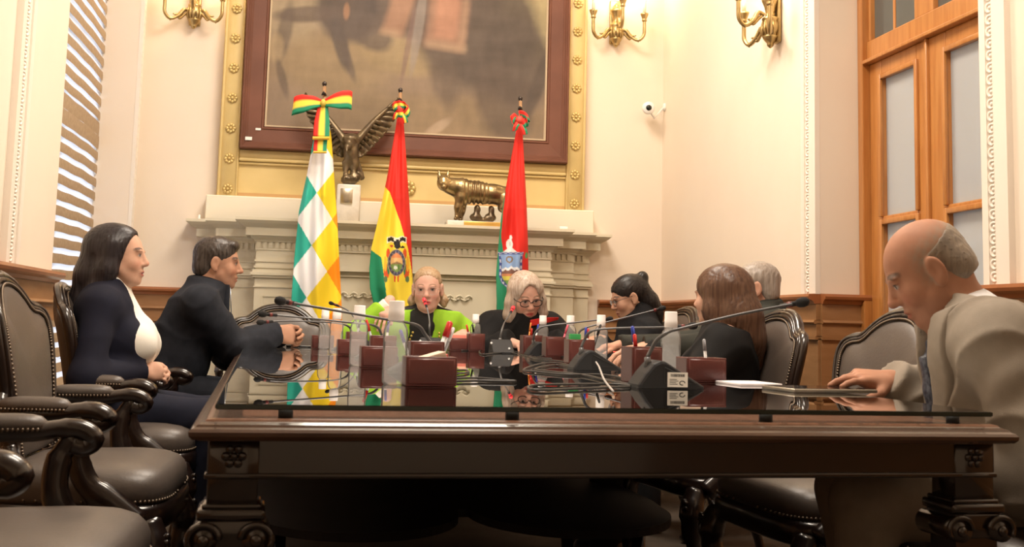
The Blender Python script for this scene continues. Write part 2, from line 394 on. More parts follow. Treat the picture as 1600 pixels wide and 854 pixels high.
# window with a striped day-and-night blind
t = thing('window_1', 'tall window behind a brown striped roller blind', None, (XL-.25, (WY0+WY1)/2, WZ0), 0, kind='structure')
m = MB(); x0 = XL-.30
for y in (WY0, WY1-.06): m.box(x0-.04, x0, y, y+.06, WZ0, WZ1)
for z in (WZ0, 2.55, WZ1-.06): m.box(x0-.04, x0, WY0, WY1, z, z+.06)
m.box(x0-.035, x0-.005, 6.88, 6.94, WZ0, WZ1)
obj('window_frame', m, M_TRIM, t, True)
gm = glass_mat('window_glass', (.97, .98, 1))
for (a, b) in ((WY0+.06, 6.88), (6.94, WY1-.06)):
    for (c, d) in ((WZ0+.06, 2.55), (2.61, WZ1-.06)): obj('pane', MB().box(x0-.022, x0-.018, a, b, c, d), gm, t, True)
obj('window_sill', MB().rbox(XL-.29, XL+.015, WY0+.005, WY1-.005, WZ0, WZ0+.035, .008), M_TRIM, t, True)
M_BLIND = mat('blind_fabric', (.42, .31, .20), .85, var=(40, (.35, .25, .16)))
bt = thing('roller_blind', 'brown banded roller blind drawn down over the left window', 'blind', (XL-.215, (WY0+WY1)/2, WZ0), 0)
obj('roller_tube', MB().tube([(XL-.215, WY0+.02, 3.44), (XL-.215, WY1-.02, 3.44)], .035, 12), M_TRIM, bt, True)
obj('sheer_cloth', MB().box(XL-.228, XL-.227, WY0+.006, WY1-.008, .5, 3.42), glass_mat('sheer_cloth', (1, 1, 1), .5, 1.02, diffuse=((.95, .96, 1), .75)), bt, True)
Z = .52; k = 0
rb = random.Random(3)
while Z < 3.36:
    hgt = .056 if not 2.02 < Z < 2.2 else .088
    ph = rb.uniform(0, 6); dx = rb.uniform(-.004, .004)
    def fn(u, v, Z=Z, hgt=hgt, ph=ph, dx=dx):
        y = WY0-.04+u*(WY1-WY0+.05); z = Z+(v-.5)*hgt+.007*sin(y*3.4+.5)+.002*sin(y*13+ph)
        return (XL-.215+dx*.5+.002*sin(v*pi), min(max(y, WY0+.004), WY1-.006), z)
    obj('slat', MB().grid(fn, 24, 3), M_BLIND, bt, True)
    Z += .089; k += 1
# door with transom
t = thing('door_1', 'tall varnished orange-brown double door with frosted panes', None, (DX, (DY0+DY1)/2, 0), 0, kind='structure')
def dbox(name, y0, y1, z0, z1, d=.05, r=.006, off=0., mm=None):
    return obj(name, MB().rbox(DX-d+off, DX+off, y0, y1, z0, z1, r, 2, smooth=False), mm or M_DOOR, t, True)
dbox('door_frame', 5.455, 5.508, 0, 3.55, .085); dbox('door_frame', 4.035, 4.09, 0, 3.55, .085)
dbox('transom_rail', 4.09, 5.455, 2.285, 2.385, .06); dbox('transom_lip', 4.09, 5.455, 2.268, 2.287, .085, .004)
dbox('transom_stile', 4.825, 4.995, 2.385, 3.5, .05); dbox('transom_stile', 5.435, 5.457, 2.385, 3.5, .05)
dbox('glazing_bar', 5.215, 5.237, 2.385, 3.5, .03, .004)
M_FROST = glass_mat('frosted_glass', (.55, .60, .66), .12, diffuse=((.74, .74, .73), .85))
M_CLEAR = glass_mat('transom_glass', (.62, .66, .68), .0, diffuse=((.30, .31, .28), .55))
for y0, y1 in ((5.237, 5.435), (4.995, 5.215), (4.09, 4.825)): dbox('transom_pane', y0, y1, 2.385, 3.5, .004, .001, -.02, M_CLEAR)
for leaf, (a, b) in enumerate(((4.885, 5.455), (4.09, 4.878))):      # two leaves
    lo = .11
    g0, g1 = a+(.105 if leaf == 0 else .15), b-(.125 if leaf == 0 else .145)
    dbox('stile', a, g0, .01, 2.268, .045); dbox('stile', g1, b, .01, 2.268, .045)
    dbox('top_rail', g0, g1, 2.175, 2.268, .045); dbox('lock_rail', g0, g1, 1.455, 1.492, .045); dbox('lower_rail', g0, g1, .86, 1.0, .045)
    dbox('bottom_rail', g0, g1, .01, .22, .045); dbox('door_panel', g0, g1, .22, .86, .025)
    for z0, z1 in ((1.492, 2.175), (1.0, 1.455)):
        dbox('pane', g0, g1, z0, z1, .006, .001, -.015, M_FROST)
        q = MB(); e = .02
        q.rbox(DX-.058, DX-.04, g0-e, g0+.006, z0-e*.2, z1+e, .004); q.rbox(DX-.058, DX-.04, g1-.006, g1+e, z0-e*.2, z1+e, .004)
        q.rbox(DX-.0575, DX-.04, g0+.007, g1-.007, z1-.006, z1+e, .004)
        obj('glazing_bead', q, M_DOOR, t, True)
obj('meeting_strip', MB().rbox(DX-.062, DX-.04, 4.872, 4.892, .01, 2.266, .005), M_DOOR, t, True)
# the corridor beyond the door
struct('wall_corridor', MB().box(4.2, 4.3, 2.5, 7.5, 0, 4.0), mat('corridor_paint', (.55, .55, .52), .8), 'grey corridor wall seen dimly through the door glass')
# ================================================================== fireplace
CX = .62
fp = thing('fireplace_mantel', 'cream classical fireplace surround with stepped cornice and dentils', 'fireplace', (CX, 8.0, 0))
def fr(q, hw0, y0, hw1, y1, z0, z1):               # block standing against the wall, bottom and top sizes
    v = [(CX-hw0, y0, z0), (CX+hw0, y0, z0), (CX+hw0, YB-.003, z0), (CX-hw0, YB-.003, z0), (CX-hw1, y1, z1), (CX+hw1, y1, z1), (CX+hw1, YB-.003, z1), (CX-hw1, YB-.003, z1)]
    q.add(v, [(3, 2, 1, 0), (4, 5, 6, 7), (0, 1, 5, 4), (1, 2, 6, 5), (2, 3, 7, 6), (3, 0, 4, 7)])
dent = None
for li, (hw, yf) in enumerate(((1.45, 8.0), (1.315, 7.88), (1.112, 7.68))):
    q = MB()
    fr(q, hw, yf, hw, yf, 1.545, 1.563)
    prof = [(.062, 1.503), (.055, 1.51), (.04, 1.518), (.022, 1.527), (.01, 1.538), (.004, 1.546)]
    for (o0, z0), (o1, z1) in zip(prof, prof[1:]): fr(q, hw-o0, yf+o0, hw-o1, yf+o1, z0, z1)
    obj('cornice', q, M_MANTEL, fp, True)
    q = MB(); fr(q, hw-.066, yf+.066, hw-.066, yf+.066, 1.452, 1.504); obj('fascia', q, M_MANTEL, fp, True)
    q = MB()
    for (o0, z0), (o1, z1) in zip([(.122, 1.415), (.118, 1.425), (.108, 1.432), (.10, 1.44)], [(.118, 1.425), (.108, 1.432), (.10, 1.44), (.096, 1.453)]): fr(q, hw-o0, yf+o0, hw-o1, yf+o1, z0, z1)
    obj('bed_moulding', q, M_MANTEL, fp, True)
    q = MB(); fr(q, hw-.14, yf+.14, hw-.14, yf+.14, 1.24, 1.416); obj('frieze', q, M_MANTEL, fp, True)
    q = MB(); fr(q, hw-.128, yf+.128, hw-.128, yf+.128, 1.362, 1.372); obj('astragal', q, M_MANTEL, fp, True)
    # dentils, front then the two returns
    spots = []
    x = CX-hw+.15
    while x < CX+hw-.14:
        if li == 2 or abs(x-CX) > (1.315-.16 if li == 0 else 1.112-.12): spots.append((x, yf+.14, 0))
        x += .0385
    y = yf+.16
    while y < (8.18, 8.0, 7.88)[li]+(.12 if li else 0):
        spots += [(CX-hw+.14, y, 1), (CX+hw-.14, y, 1)]; y += .0385
    for (x, y, side) in spots:
        if dent is None:
            dent = obj('dentil', MB().box(-.0125, .0125, -.0125, .0125, 0, .042), M_MANTEL, fp); dent.location = (x-CX, y-8, 1.373)
        else: inst('dentil', dent, fp, Matrix.Translation((x-CX, y-8, 1.373)))
    # pilasters on both sides of this layer
    for s in (-1, 1):
        xo = CX+s*(hw-.135); wd = (.13, .2, .30)[li]; xi = xo-s*wd; a, b = min(xo, xi), max(xo, xi)
        pf = yf+.135
        p = obj('pilaster', MB().box(a, b, pf, YB-.003, .16, 1.375), M_MANTEL, fp, True)
        q = MB()
        for o, z0, z1 in ((.008, 1.285, 1.298), (.010, 1.245, 1.258), (.018, 1.215, 1.235), (.030, 1.198, 1.216), (.018, 1.183, 1.198), (.008, 1.12, 1.13)):
            q.box(a-o, b+o, pf-o, YB-.003, z0, z1)
        obj('capital_moulding', q, M_MANTEL, p, True)
        q = MB(); q.box(a-.02, b+.02, pf-.02, YB-.003, 0, .16); obj('pilaster_base', q, M_MANTEL, p, True)
        if li == 2:
            q = MB(); e = .045
            q.box(a+e+.012, b-e-.012, pf-.006, pf, 1.06, 1.072); q.box(a+e+.012, b-e-.012, pf-.006, pf, .25, .262); q.box(a+e, a+e+.012, pf-.006, pf, .25, 1.072); q.box(b-e-.012, b-e, pf-.006, pf, .25, 1.072)
            obj('panel_moulding', q, M_MANTEL, p, True)
q = MB(); q.box(CX-.7, CX+.7, 7.86, YB-.003, .86, 1.3); q.box(CX-.7, CX-.52, 7.86, YB-.003, 0, .86); q.box(CX+.52, CX+.7, 7.86, YB-.003, 0, .86)
obj('chimney_breast', q, M_MANTEL, fp, True)
q = MB()
for o, z0, z1 in ((.008, 1.285, 1.298), (.010, 1.245, 1.258), (.014, 1.205, 1.215)): q.box(CX-.7, CX+.7, 7.86-o, 7.9, z0, z1)
obj('frieze_moulding', q, M_MANTEL, fp, True)
obj('firebox', MB().box(CX-.52, CX+.52, 8.1, 8.19, 0, .86), mat('soot_black', (.02, .018, .016), .9), fp, True)
for cx, s in ((.33, 1), (.94, -1)):                 # applied leaf scrolls
    q = MB(); z = 1.085
    for k in range(4):
        x = cx+s*(k-1.6)*.065
        q.tube(bez([(x-.03*s, 7.853, z), (x-.01*s, 7.847, z+.018), (x+.015*s, 7.847, z+.006), (x+.006*s, 7.85, z-.008), (x-.006*s, 7.851, z)], 4), [.002]+[.006]*15+[.002], 6)
        q.tube(bez([(x, 7.852, z-.006), (x+.025*s, 7.848, z-.014), (x+.05*s, 7.852, z-.002)], 4), .005, 6)
    obj('scroll_ornament', q, M_MANTEL, fp, True)
# plinth over the shelf, gilded surround and painting
obj('overmantel_plinth', MB().rbox(CX-1.337, CX+1.337, 8.085, YB-.001, 1.5632, 1.735, .006, 1, smooth=False), M_PLINTH, None, label='plain cream plinth block between mantel shelf and gilded panel', cat='plinth')
gp = thing('gilded_panel', 'gold painted wall panel with rows of rosettes around the painting', 'panel', (CX, 8.12, 1.735))
m = MB(); m.box(CX-1.275, CX+1.275, 8.14, YB-.002, 1.737, ZC-.4); obj('panel_board', m, M_GOLD, gp, True)
for s in (-1, 1):
    a, b = sorted((CX+s*1.27, CX+s*1.135)); m = MB(); m.rbox(a, b, 8.118, 8.145, 1.737, ZC-.4, .004, 1)
    m.rbox(min(CX+s*1.27, CX+s*1.252), max(CX+s*1.27, CX+s*1.252), 8.108, 8.13, 1.737, ZC-.4, .005); m.rbox(min(CX+s*1.138, CX+s*1.15), max(CX+s*1.138, CX+s*1.15), 8.11, 8.13, 1.737, ZC-.4, .005)
    obj('border_strip', m, M_GOLD, gp, True)
m = MB(); m.rbox(CX-1.135, CX+1.135, 8.105, 8.145, 1.975, 2.0, .01, 3); m.rbox(CX-1.135, CX+1.135, 8.12, 8.145, 1.955, 1.972, .005); m.rbox(CX-1.135, CX+1.135, 8.125, 8.145, 2.0, 2.055, .004)
obj('lower_moulding', m, M_GOLD, gp, True)
obj('painted_band', MB().box(CX-1.134, CX+1.134, 8.136, 8.142, 1.737, 1.762), mat('tan_band', (.55, .33, .13), .5), gp, True)
b = MB()
for k in range(8):
    a = 2*pi*k/8; b.sphere((.024*cos(a), -.006, .024*sin(a)), (.013, .008, .013), 8, 5)
b.sphere((0, -.010, 0), (.012, .010, .012), 8, 5); b.lathe([(.02, 0), (.032, .002), (.03, .006), (.012, .008)], 14, Matrix.Rotation(pi/2, 4, 'X'))
ro = None
for s in (-1, 1):
    for k in range(12):
        M = Matrix.Translation((s*1.2, 8.118-8.12, .045+k*.208))
        if ro is None: ro = obj('rosette', b, M_GILT, gp); ro.matrix_local = M
        else: inst('rosette', ro, gp, M)
M_ = Matrix.Translation((0.02, 8.135-8.12, 1.842-1.735)) @ Matrix.Scale(1.5, 4); inst('rosette', ro, gp, M_)
pf = thing('framed_painting', 'large dark oil painting in a wide brown wooden frame', 'painting', (CX, 8.1, 2.055))
FZ0, FZ1 = 2.058, 4.0
def frame_bar(prof):                               # mitred moulding: (inset from outer edge, y, )
    q = MB(); rings = []
    for (ins, y) in prof: rings.append([(CX-1.133+ins, y, FZ0+ins), (CX+1.133-ins, y, FZ0+ins), (CX+1.133-ins, y, FZ1-ins), (CX-1.133+ins, y, FZ1-ins)])
    for a_, b_ in zip(rings, rings[1:]):
        for i in range(4): q.add([a_[i], a_[(i+1) % 4], b_[(i+1) % 4], b_[i]], [(0, 1, 2, 3)])
    return q
obj('frame', frame_bar([(0, 8.138), (0, 8.06), (.006, 8.052), (.016, 8.052), (.022, 8.06), (.03, 8.06), (.034, 8.066), (.046, 8.066), (.05, 8.07), (.135, 8.078), (.14, 8.072), (.15, 8.072), (.155, 8.085), (.16, 8.10)]), M_FRAME, pf, True)
obj('gilt_slip', frame_bar([(.158, 8.10), (.158, 8.082), (.166, 8.080), (.172, 8.10)]), mat('gilt_slip', (.60, .48, .33), .4), pf, True)
# canvas: brush-painted rider's horse in browns, drawn into a colour attribute
NX, NZ = 210, 180
xs = np.linspace(CX-.97, CX+.97, NX+1); zs = np.linspace(FZ0+.16, FZ1-.16, NZ+1)
XX, ZZ = np.meshgrid(xs, zs); U = (XX-CX)/.97; V = (ZZ-FZ0-.16)          # V in metres above the lower edge
def fbm(x, y, s, seed=0):
    r = np.random.RandomState(seed); o = np.zeros_like(x); a = 1.
    for i in range(5):
        for j in range(3):
            th = r.uniform(0, 2*pi); p = r.uniform(0, 6.28); o += a*np.sin((x*cos(th)+y*sin(th))*s+p+1.3*np.sin((x*sin(th)-y*cos(th))*s*.7+p))
        s *= 2.1; a *= .55
    return o/6
def blob(cu, cv, ru, rv, ang=0, soft=.35):
    a, b_ = (U-cu), (V-cv); ca, sa = cos(ang), sin(ang); x, y = (a*ca+b_*sa)/ru, (-a*sa+b_*ca)/rv
    d = np.sqrt(x*x+y*y)+.10*fbm(U*3, V*3, 2.5, 5); return np.clip((1-d)/soft+.5, 0, 1)[..., None]
n1 = fbm(U, V, 3.0, 1)[..., None]; n2 = fbm(U*.6, V*2.5, 9.0, 2)[..., None]
c_ = np.array([.215, .160, .115])*(1+.16*n1+.09*n2)*np.ones((NZ+1, NX+1, 3))
def lay(c_, mask, col, op=.8): return c_*(1-mask*op)+np.array(col)*(1+.22*n2+.14*n1)*mask*op
for cu, cv, ru, rv, an, sf_, col, op in (
    (.92, .95, .26, .34, 0, .7, (.36, .30, .17), .75), (-.86, .92, .26, .34, 0, .7, (.31, .25, .17), .7), (-.10, .55, .30, .13, -.25, .6, (.27, .205, .145), .7),
    (-.55, .45, .42, .22, 0, .8, (.235, .175, .125), .6), (.2, .12, .9, .16, 0, .9, (.205, .15, .11), .6),
    (.48, .78, .46, .44, 0, .45, (.115, .092, .078), .8), (.78, .55, .24, .36, .25, .5, (.11, .088, .074), .75), (.70, .25, .20, .30, .3, .6, (.13, .10, .082), .65),
    (.02, .98, .42, .28, 0, .5, (.115, .092, .08), .75), (-.46, .86, .22, .24, .3, .5, (.10, .082, .075), .75), (-.28, .70, .16, .12, -.5, .6, (.12, .095, .082), .7),
    (-.74, .80, .24, .055, .12, .7, (.13, .10, .085), .7), (-.90, .66, .05, .20, -.15, .8, (.135, .105, .088), .6), (-.50, .60, .05, .20, .3, .7, (.11, .09, .08), .75), (-.44, .48, .03, .14, .35, .8, (.12, .095, .082), .6),
    (.25, .42, .10, .24, .2, .8, (.145, .112, .09), .6), (.95, .42, .05, .34, -.35, .8, (.10, .08, .068), .6),
    (.05, .76, .035, .34, -.12, .6, (.235, .20, .175), .6), (-.02, .62, .02, .28, -.15, .7, (.17, .14, .12), .6), (.22, .06, .11, .035, .6, .8, (.34, .26, .19), .5),
    (-.95, .55, .05, .10, 0, .8, (.33, .25, .15), .5), (-.90, .34, .03, .14, .3, .8, (.10, .08, .07), .5), (-.47, .84, .022, .06, 0, .8, (.30, .17, .13), .6), (-.22, 1.0, .28, .025, .18, .7, (.33, .13, .075), .6)):
    c_ = lay(c_, blob(cu, cv, ru, rv, an, sf_*.62), tuple(v_*(.82 if v_ < .15 else 1) for v_ in col), min(1, op*1.15))
def quad(cu, cv, w_, h_, sl): a = (U-cu)-sl*(V-cv)+.012*fbm(U, V, 14., 8); return (np.clip((w_-np.abs(a))/.05+.5, 0, 1)*np.clip((h_-np.abs(V-cv+.1*a))/.05+.5, 0, 1))[..., None]
c_ = lay(c_, quad(.26, .80, .15, .19, .10), (.30, .175, .12), .7); c_ = lay(c_, quad(.255, .86, .085, .17, .10), (.38, .20, .135), .65); c_ = lay(c_, quad(.26, .635, .15, .022, .1), (.36, .27, .18), .5); c_ = lay(c_, quad(.385, .82, .016, .18, .08), (.34, .24, .16), .5)
c_ = lay(c_, quad(-.10, .84, .085, .15, .28), (.31, .18, .12), .7); c_ = lay(c_, quad(-.15, .71, .07, .018, .28), (.35, .26, .17), .5)
c_ = c_*(1+.10*fbm(U*3.0, V*1.2, 16., 11)[..., None])
c_ = np.clip(c_*1.12, 0, 1)
me = bpy.data.meshes.new('canvas'); vv = np.stack([XX-CX, 8.094-8.1+.004*np.sin(XX*9)*np.exp(-((ZZ-2.25)/.12)**2), ZZ-2.055], -1).reshape(-1, 3)
q = MB(); idx = np.arange((NX+1)*(NZ+1)).reshape(NZ+1, NX+1); ff = np.stack([idx[:-1, :-1], idx[:-1, 1:], idx[1:, 1:], idx[1:, :-1]], -1).reshape(-1, 4)
me.from_pydata(vv.tolist(), [], ff.tolist()); me.polygons.foreach_set('use_smooth', [True]*len(ff))
ca = me.color_attributes.new('Col', 'FLOAT_COLOR', 'POINT'); ca.data.foreach_set('color', np.concatenate([c_, np.ones_like(c_[..., :1])], -1).reshape(-1))
mk('canvas', me, mat('oil_paint', (1, 1, 1), .75, spec=.2, vcol=True, bump=(160, .3, .002)), pf)
obj('inventory_label', MB().box(CX-1.133+.035, CX-1.133+.08, 8.060, 8.066, FZ0+.055, FZ0+.078), mat('paper_white', (.85, .83, .78), .7), pf, True)
obj('inventory_label', MB().box(CX-1.133+.10, CX-1.133+.135, 8.071, 8.076, FZ0+.128, FZ0+.142), MATS['paper_white'], pf, True)
# ================================================================== flags
def interp(pts, v): return np.interp(v, [p[0] for p in pts], [p[1] for p in pts])
M_CLOTH = mat('flag_cloth', (1, 1, 1), .62, vcol=True, spec=.25, bump=(260, .15, .001))
M_POLE = mat('flag_pole_wood', (.30, .16, .07), .35); M_DARKM = mat('dark_metal', (.05, .04, .035), .35, metal=.6)
def unproj(U_, V_, Y):                              # arrays of photo points to points at depth Y (array)
    R_ = np.array(RC); d = np.stack([(U_-800)/F, -(V_-PP)/F, -np.ones_like(U_)], -1)@R_.T
    return np.array([0, 0, CZ])+d*(Y/d[..., 1])[..., None]
def flag(name, label, Y, left, right, v1, colour, folds, amp, pole, finial, basept):
    px = onY(pole[0], pole[1], Y)
    root = thing(name, label, 'flag', (px.x, Y+.03, 0), group=None)
    v0 = left[0][0]; vv_ = np.linspace(v0, v1, int((v1-v0)*.8)); s = np.linspace(0, 1, 92)
    S_, V_ = np.meshgrid(s, vv_); Lf = interp(left, vv_)[:, None]; Rt = interp(right, vv_)[:, None]
    U_ = Lf+(Rt-Lf)*S_; grow = np.clip((V_-v0)/130, .06, 1)
    dep = grow*(amp*np.sin(folds*2*pi*S_+.012*V_+.6)+.35*amp*np.sin(folds*4.6*pi*S_+1.7-.02*V_)+.008*np.sin(V_*.05+S_*5))-.07*grow*np.sin(pi*S_)**.7
    P = unproj(U_, V_, Y+dep); C_ = colour(U_, V_, S_)
    sb = np.linspace(1, 0, 24)[1:-1]; Sb, Vb = np.meshgrid(sb, vv_); gb = np.clip((Vb-v0)/130, .06, 1)
    Ub = Lf+(Rt-Lf)*Sb; Pb = unproj(Ub, Vb, Y+gb*(.05*np.sin(pi*Sb)+.012*np.sin(folds*6*Sb+Vb*.01))); Cb = colour(Ub, Vb, Sb)
    colgrid('flag_cloth', np.concatenate([P, Pb, P[:, :1]], 1), np.concatenate([C_, Cb, C_[:, :1]], 1), M_CLOTH, root, thick=0)
    top = onY(finial[0], finial[1], Y)
    q = MB(); q.tube([(px.x, Y+.03, .05), (px.x, Y+.03, px.z), (top.x, Y+.02, top.z)], .011, 10); obj('pole', q, M_POLE, root, True)
    q = MB(); q.sphere((top.x, Y+.02, top.z), .016, 12, 8); q.lathe([(.018, -.075), (.008, -.05), (.008, -.02), (.013, -.012)], 10, c=(top.x, Y+.02, top.z)); obj('finial', q, M_DARKM, root, True)
    q = MB(); q.lathe([(.15, 0), (.15, .02), (.06, .05), (.03, .09), (.018, .12)], 20, c=(px.x, Y+.03, 0)); obj('flag_stand', q, M_DARKM, root, True)
    return root
def pick(cond, a, b): return np.where(cond[..., None], np.array(a), b)
RED, YEL, GRN = (.70, .030, .020), (.90, .70, .06), (.02, .26, .13)
# chequered flag
def wip(u, v, s):
    ax_ = 495-(v-301)*.098; A = (u-ax_)/28+(v-342)/41; B = (u-ax_)/28-(v-342)/41
    i = np.floor((A+1)/2); j = np.floor((B+1)/2); c = np.clip(i+j+3, 0, 6).astype(int)
    pal = np.array([(.30, .05, .30), (.08, .08, .45), (.035, .42, .33), (.88, .87, .88), (.90, .66, .03), (.88, .29, .012), (.62, .03, .02)])
    return pal[c]
w1 = flag('chequered_flag', 'white, green, yellow and orange chequered flag with a striped bow', 7.50,
     [(176, 499), (215, 490), (270, 480), (330, 467), (400, 460), (470, 455), (640, 447)], [(176, 512), (215, 518), (270, 522), (340, 527), (420, 531), (480, 534), (640, 538)], 640, wip, 1.6, .024, (507, 200), (507, 130), None)
# tricolour with oval emblem
def tri(u, v, s):
    C_ = np.ones(u.shape+(3,))*np.array(YEL)
    rb_ = np.interp(v, [285, 300, 345, 390, 440, 480], [596, 609, 625, 638, 646, 649]); C_ = pick((u > rb_) | (v < 284), RED, C_)
    gb_ = np.interp(v, [386, 392, 402, 430, 478, 640], [574, 582, 596, 600, 606, 625]); C_ = pick((u < gb_) & (v > 386), GRN, C_)
    e = lambda cx, cy, rx, ry: ((u-cx)/rx)**2+((v-cy)/ry)**2 < 1
    for sx in (-1, 1):
        C_ = pick(e(619.5+sx*15.5, 424, 4.5, 11) | e(619.5+sx*13, 396, 3, 8), (.70, .10, .03), C_); C_ = pick(e(619.5+sx*17.5, 412, 2.2, 12), (.85, .45, .04), C_); C_ = pick(e(619.5+sx*12.5, 415, 2.3, 14), (.05, .22, .10), C_); C_ = pick(e(619.5+sx*17, 436, 3, 5), (.12, .2, .09), C_)
    C_ = pick((np.abs(u-619.5) < 3.8) & (v > 425) & (v < 440), (.72, .08, .03), C_); C_ = pick((np.abs(u-619.5) < 1.3) & (v > 425) & (v < 440), YEL, C_)
    a = np.arctan2((v-410)/20, (u-619.5)/13); ring = np.sin(a*14) > 0
    C_ = pick(e(619.5, 410, 14, 21), (.55, .45, .25), C_); C_ = pick(e(619.5, 410, 13.2, 20), (.07, .07, .13), C_); C_ = pick(e(619.5, 410, 12, 18.4) & ring, (.20, .19, .26), C_)
    C_ = pick(e(619.5, 410, 9.6, 14.6), (.75, .28, .12), C_); C_ = pick(e(619.5, 410, 9.6, 14.6) & (v > 403), (.80, .50, .22), C_)
    C_ = pick(e(619.5, 410, 9.6, 14.6) & (v > 408-np.abs(u-620)*-.5), (.27, .17, .09), C_); C_ = pick(e(619.5, 410, 9.6, 14.6) & (v > 413), (.22, .33, .10), C_); C_ = pick(e(618, 418, 3.2, 2.8), (.72, .74, .66), C_); C_ = pick(e(623, 417, 1, 5), (.10, .22, .06), C_)
    wing = (np.abs(v-(373+np.abs(np.abs(u-620)-9)*.35+np.where(np.abs(u-620) < 5, 4, 0))) < 3.1) & (np.abs(u-620) < 14)
    grow_ = (np.abs(v-(373+np.abs(np.abs(u-620)-9)*.35)) < 4.6) & (np.abs(u-620) < 15.5)
    C_ = pick(grow_, (.82, .78, .62), C_); C_ = pick(wing | e(621, 384, 5, 4.5) | ((np.abs(u-621) < 2.2) & (v > 374) & (v < 388)) | e(629, 386, 3.5, 1.8), (.02, .018, .018), C_); C_ = pick(e(612, 384, 3, 1.7), (.55, .08, .05), C_)
    return C_
w2 = flag('tricolour_flag', 'red, yellow and green flag with an oval coat of arms', 7.50,
     [(180, 621), (200, 618), (270, 606), (310, 598), (355, 588), (388, 580), (420, 577), (450, 578), (480, 585), (640, 592)], [(180, 630), (250, 635), (320, 640), (380, 643), (440, 645), (640, 650)], 640, tri, 1.3, .026, (626, 200), (626, 140), None)
# red and green flag with a shield
def rgf(u, v, s):
    C_ = np.ones(u.shape+(3,))*np.array((.70, .028, .020))
    gl_ = np.interp(v, [285, 300, 330, 370, 390, 400, 432, 445, 640], [780, 790, 786, 783, 786, 790, 784, 800, 820]); C_ = pick((u < gl_) & (v > 285), (.03, .27, .14), C_)
    C_ = pick((v > 447+(u-776)*.35), (.03, .27, .14), C_)
    e = lambda cx, cy, rx, ry: ((u-cx)/rx)**2+((v-cy)/ry)**2 < 1
    def sh(g):                                         # waisted shield outline
        hw = np.interp(v, [393+g, 398+g, 410, 430, 442-g, 452-g], [21-g, 19-g, 18-g, 18.5-g, 15-g, 3]); return (np.abs(u-798) < hw) & (v > 393+g) & (v < 452-g)
    chk = ((np.floor(u/4)+np.floor(v/5)) % 2 == 0)
    C_ = pick(sh(0), (.06, .09, .30), C_); C_ = pick(sh(.8) & chk, (.52, .55, .66), C_); C_ = pick(sh(3.2), (.08, .10, .28), C_); C_ = pick(sh(4.2), (.26, .40, .68), C_)
    mt = 417+np.abs(np.sin(u*.35))*2.5-2.0*np.exp(-((u-800)/7)**2)
    C_ = pick(sh(4.2) & (v > mt), (.80, .80, .84), C_); C_ = pick(sh(4.2) & (v > mt+4), (.20, .10, .08), C_); C_ = pick(sh(4.2) & (v > 427), (.55, .22, .10), C_); C_ = pick(sh(4.2) & (v > 431), (.62, .55, .10), C_); C_ = pick(sh(4.2) & (v > 437), (.16, .30, .08), C_)
    rr = np.hypot(u-796, (v-405)); C_ = pick((rr < 5.6) & (rr > 3.2), (.24, .17, .10), C_)
    C_ = pick(e(796, 381.5, 5.3, 8.2) | e(798, 371, 2.2, 4) | ((v > 386) & (v < 394) & (np.abs(u-797) < 2+(v-386)*1.2)), (.84, .82, .80), C_); C_ = pick(e(797, 381, 1.4, 4), (.55, .50, .48), C_)
    C_ = pick(e(822.5, 399, 2, 5), (.10, .35, .12), C_)
    return C_
w3 = flag('shield_flag', 'red and green flag with a blue shield emblem, beside the animal statuette', 7.50,
     [(196, 808), (240, 800), (300, 789), (340, 783), (380, 779), (430, 775), (470, 776), (640, 772)], [(196, 816), (250, 819), (320, 823), (380, 825), (440, 826), (640, 830)], 640, rgf, 1.2, .022, (814, 215), (814, 153), None)
def ribbon(name, pts, w_, dirs, cols, parent, n=10):   # strip along a curve; stripes across it
    c = bez(pts, n); k = len(c); m_ = 9; P = np.zeros((k, m_, 3)); C_ = np.zeros((k, m_, 3)); dv = [np.array(d_) for d_ in dirs]
    for i in range(k):
        t_ = i/(k-1)*(len(dv)-1); a_ = int(min(t_, len(dv)-2)); d_ = dv[a_]*(1-(t_-a_))+dv[a_+1]*(t_-a_)
        for j in range(m_): P[i, j] = np.array(c[i])+d_*w_*(j/(m_-1)-.5); C_[i, j] = cols[min(len(cols)-1, int(j/m_*len(cols)))]
    return colgrid(name, P, C_, M_CLOTH, parent)
def at(u, v, Y): return np.array(onY(u, v, Y))
TRI = [(.70, .03, .02), (.88, .66, .08), (.02, .25, .13)]
mp = .00402; Zd = np.array((0, 0, -1.)); Yb = 7.38
# wide bow: two loops, knot and tail
ribbon('bow', [at(505, 161, Yb), at(485, 160, Yb-.03), at(464, 163, Yb-.025), at(458, 167, Yb), at(466, 165, Yb+.03), at(488, 160, Yb+.03), at(505, 161, Yb+.01)], .11, [(0, 0, -.35), (.15, 0, -1), (-.1, 0, -1), (-.1, 0, -1), (.1, 0, -.35)], TRI, w1)
ribbon('bow', [at(505, 161, Yb), at(522, 157, Yb-.03), at(543, 155, Yb-.025), at(550, 158, Yb), at(543, 156, Yb+.03), at(522, 157, Yb+.03), at(505, 161, Yb+.01)], .115, [(0, 0, -.35), (-.1, 0, -1), (0, 0, -1), (0, 0, -1), (-.1, 0, -.35)], TRI, w1)
ribbon('ribbon_tail', [at(505, 164, Yb), at(503, 190, Yb-.01), at(502, 213, Yb-.02)], .10, [(.6, 0, 0), (.95, 0, 0), (1, 0, 0)], TRI, w1)
ribbon('ribbon_tail', [at(502, 211, Yb+.006), at(500.5, 225, Yb-.004), at(500, 236, Yb-.01)], .082, [(1, 0, 0), (1, 0, 0)], TRI, w1)
q = MB()
for k in range(26):
    p = at(489+k*1.0, 213, Yb-.022); q.tube([p, p-np.array((0, 0, .022))], .0022, 5)
for k in range(22):
    p = at(490+k*.95, 236, Yb-.012); q.tube([p, p-np.array((0, 0, .014))], .0022, 5)
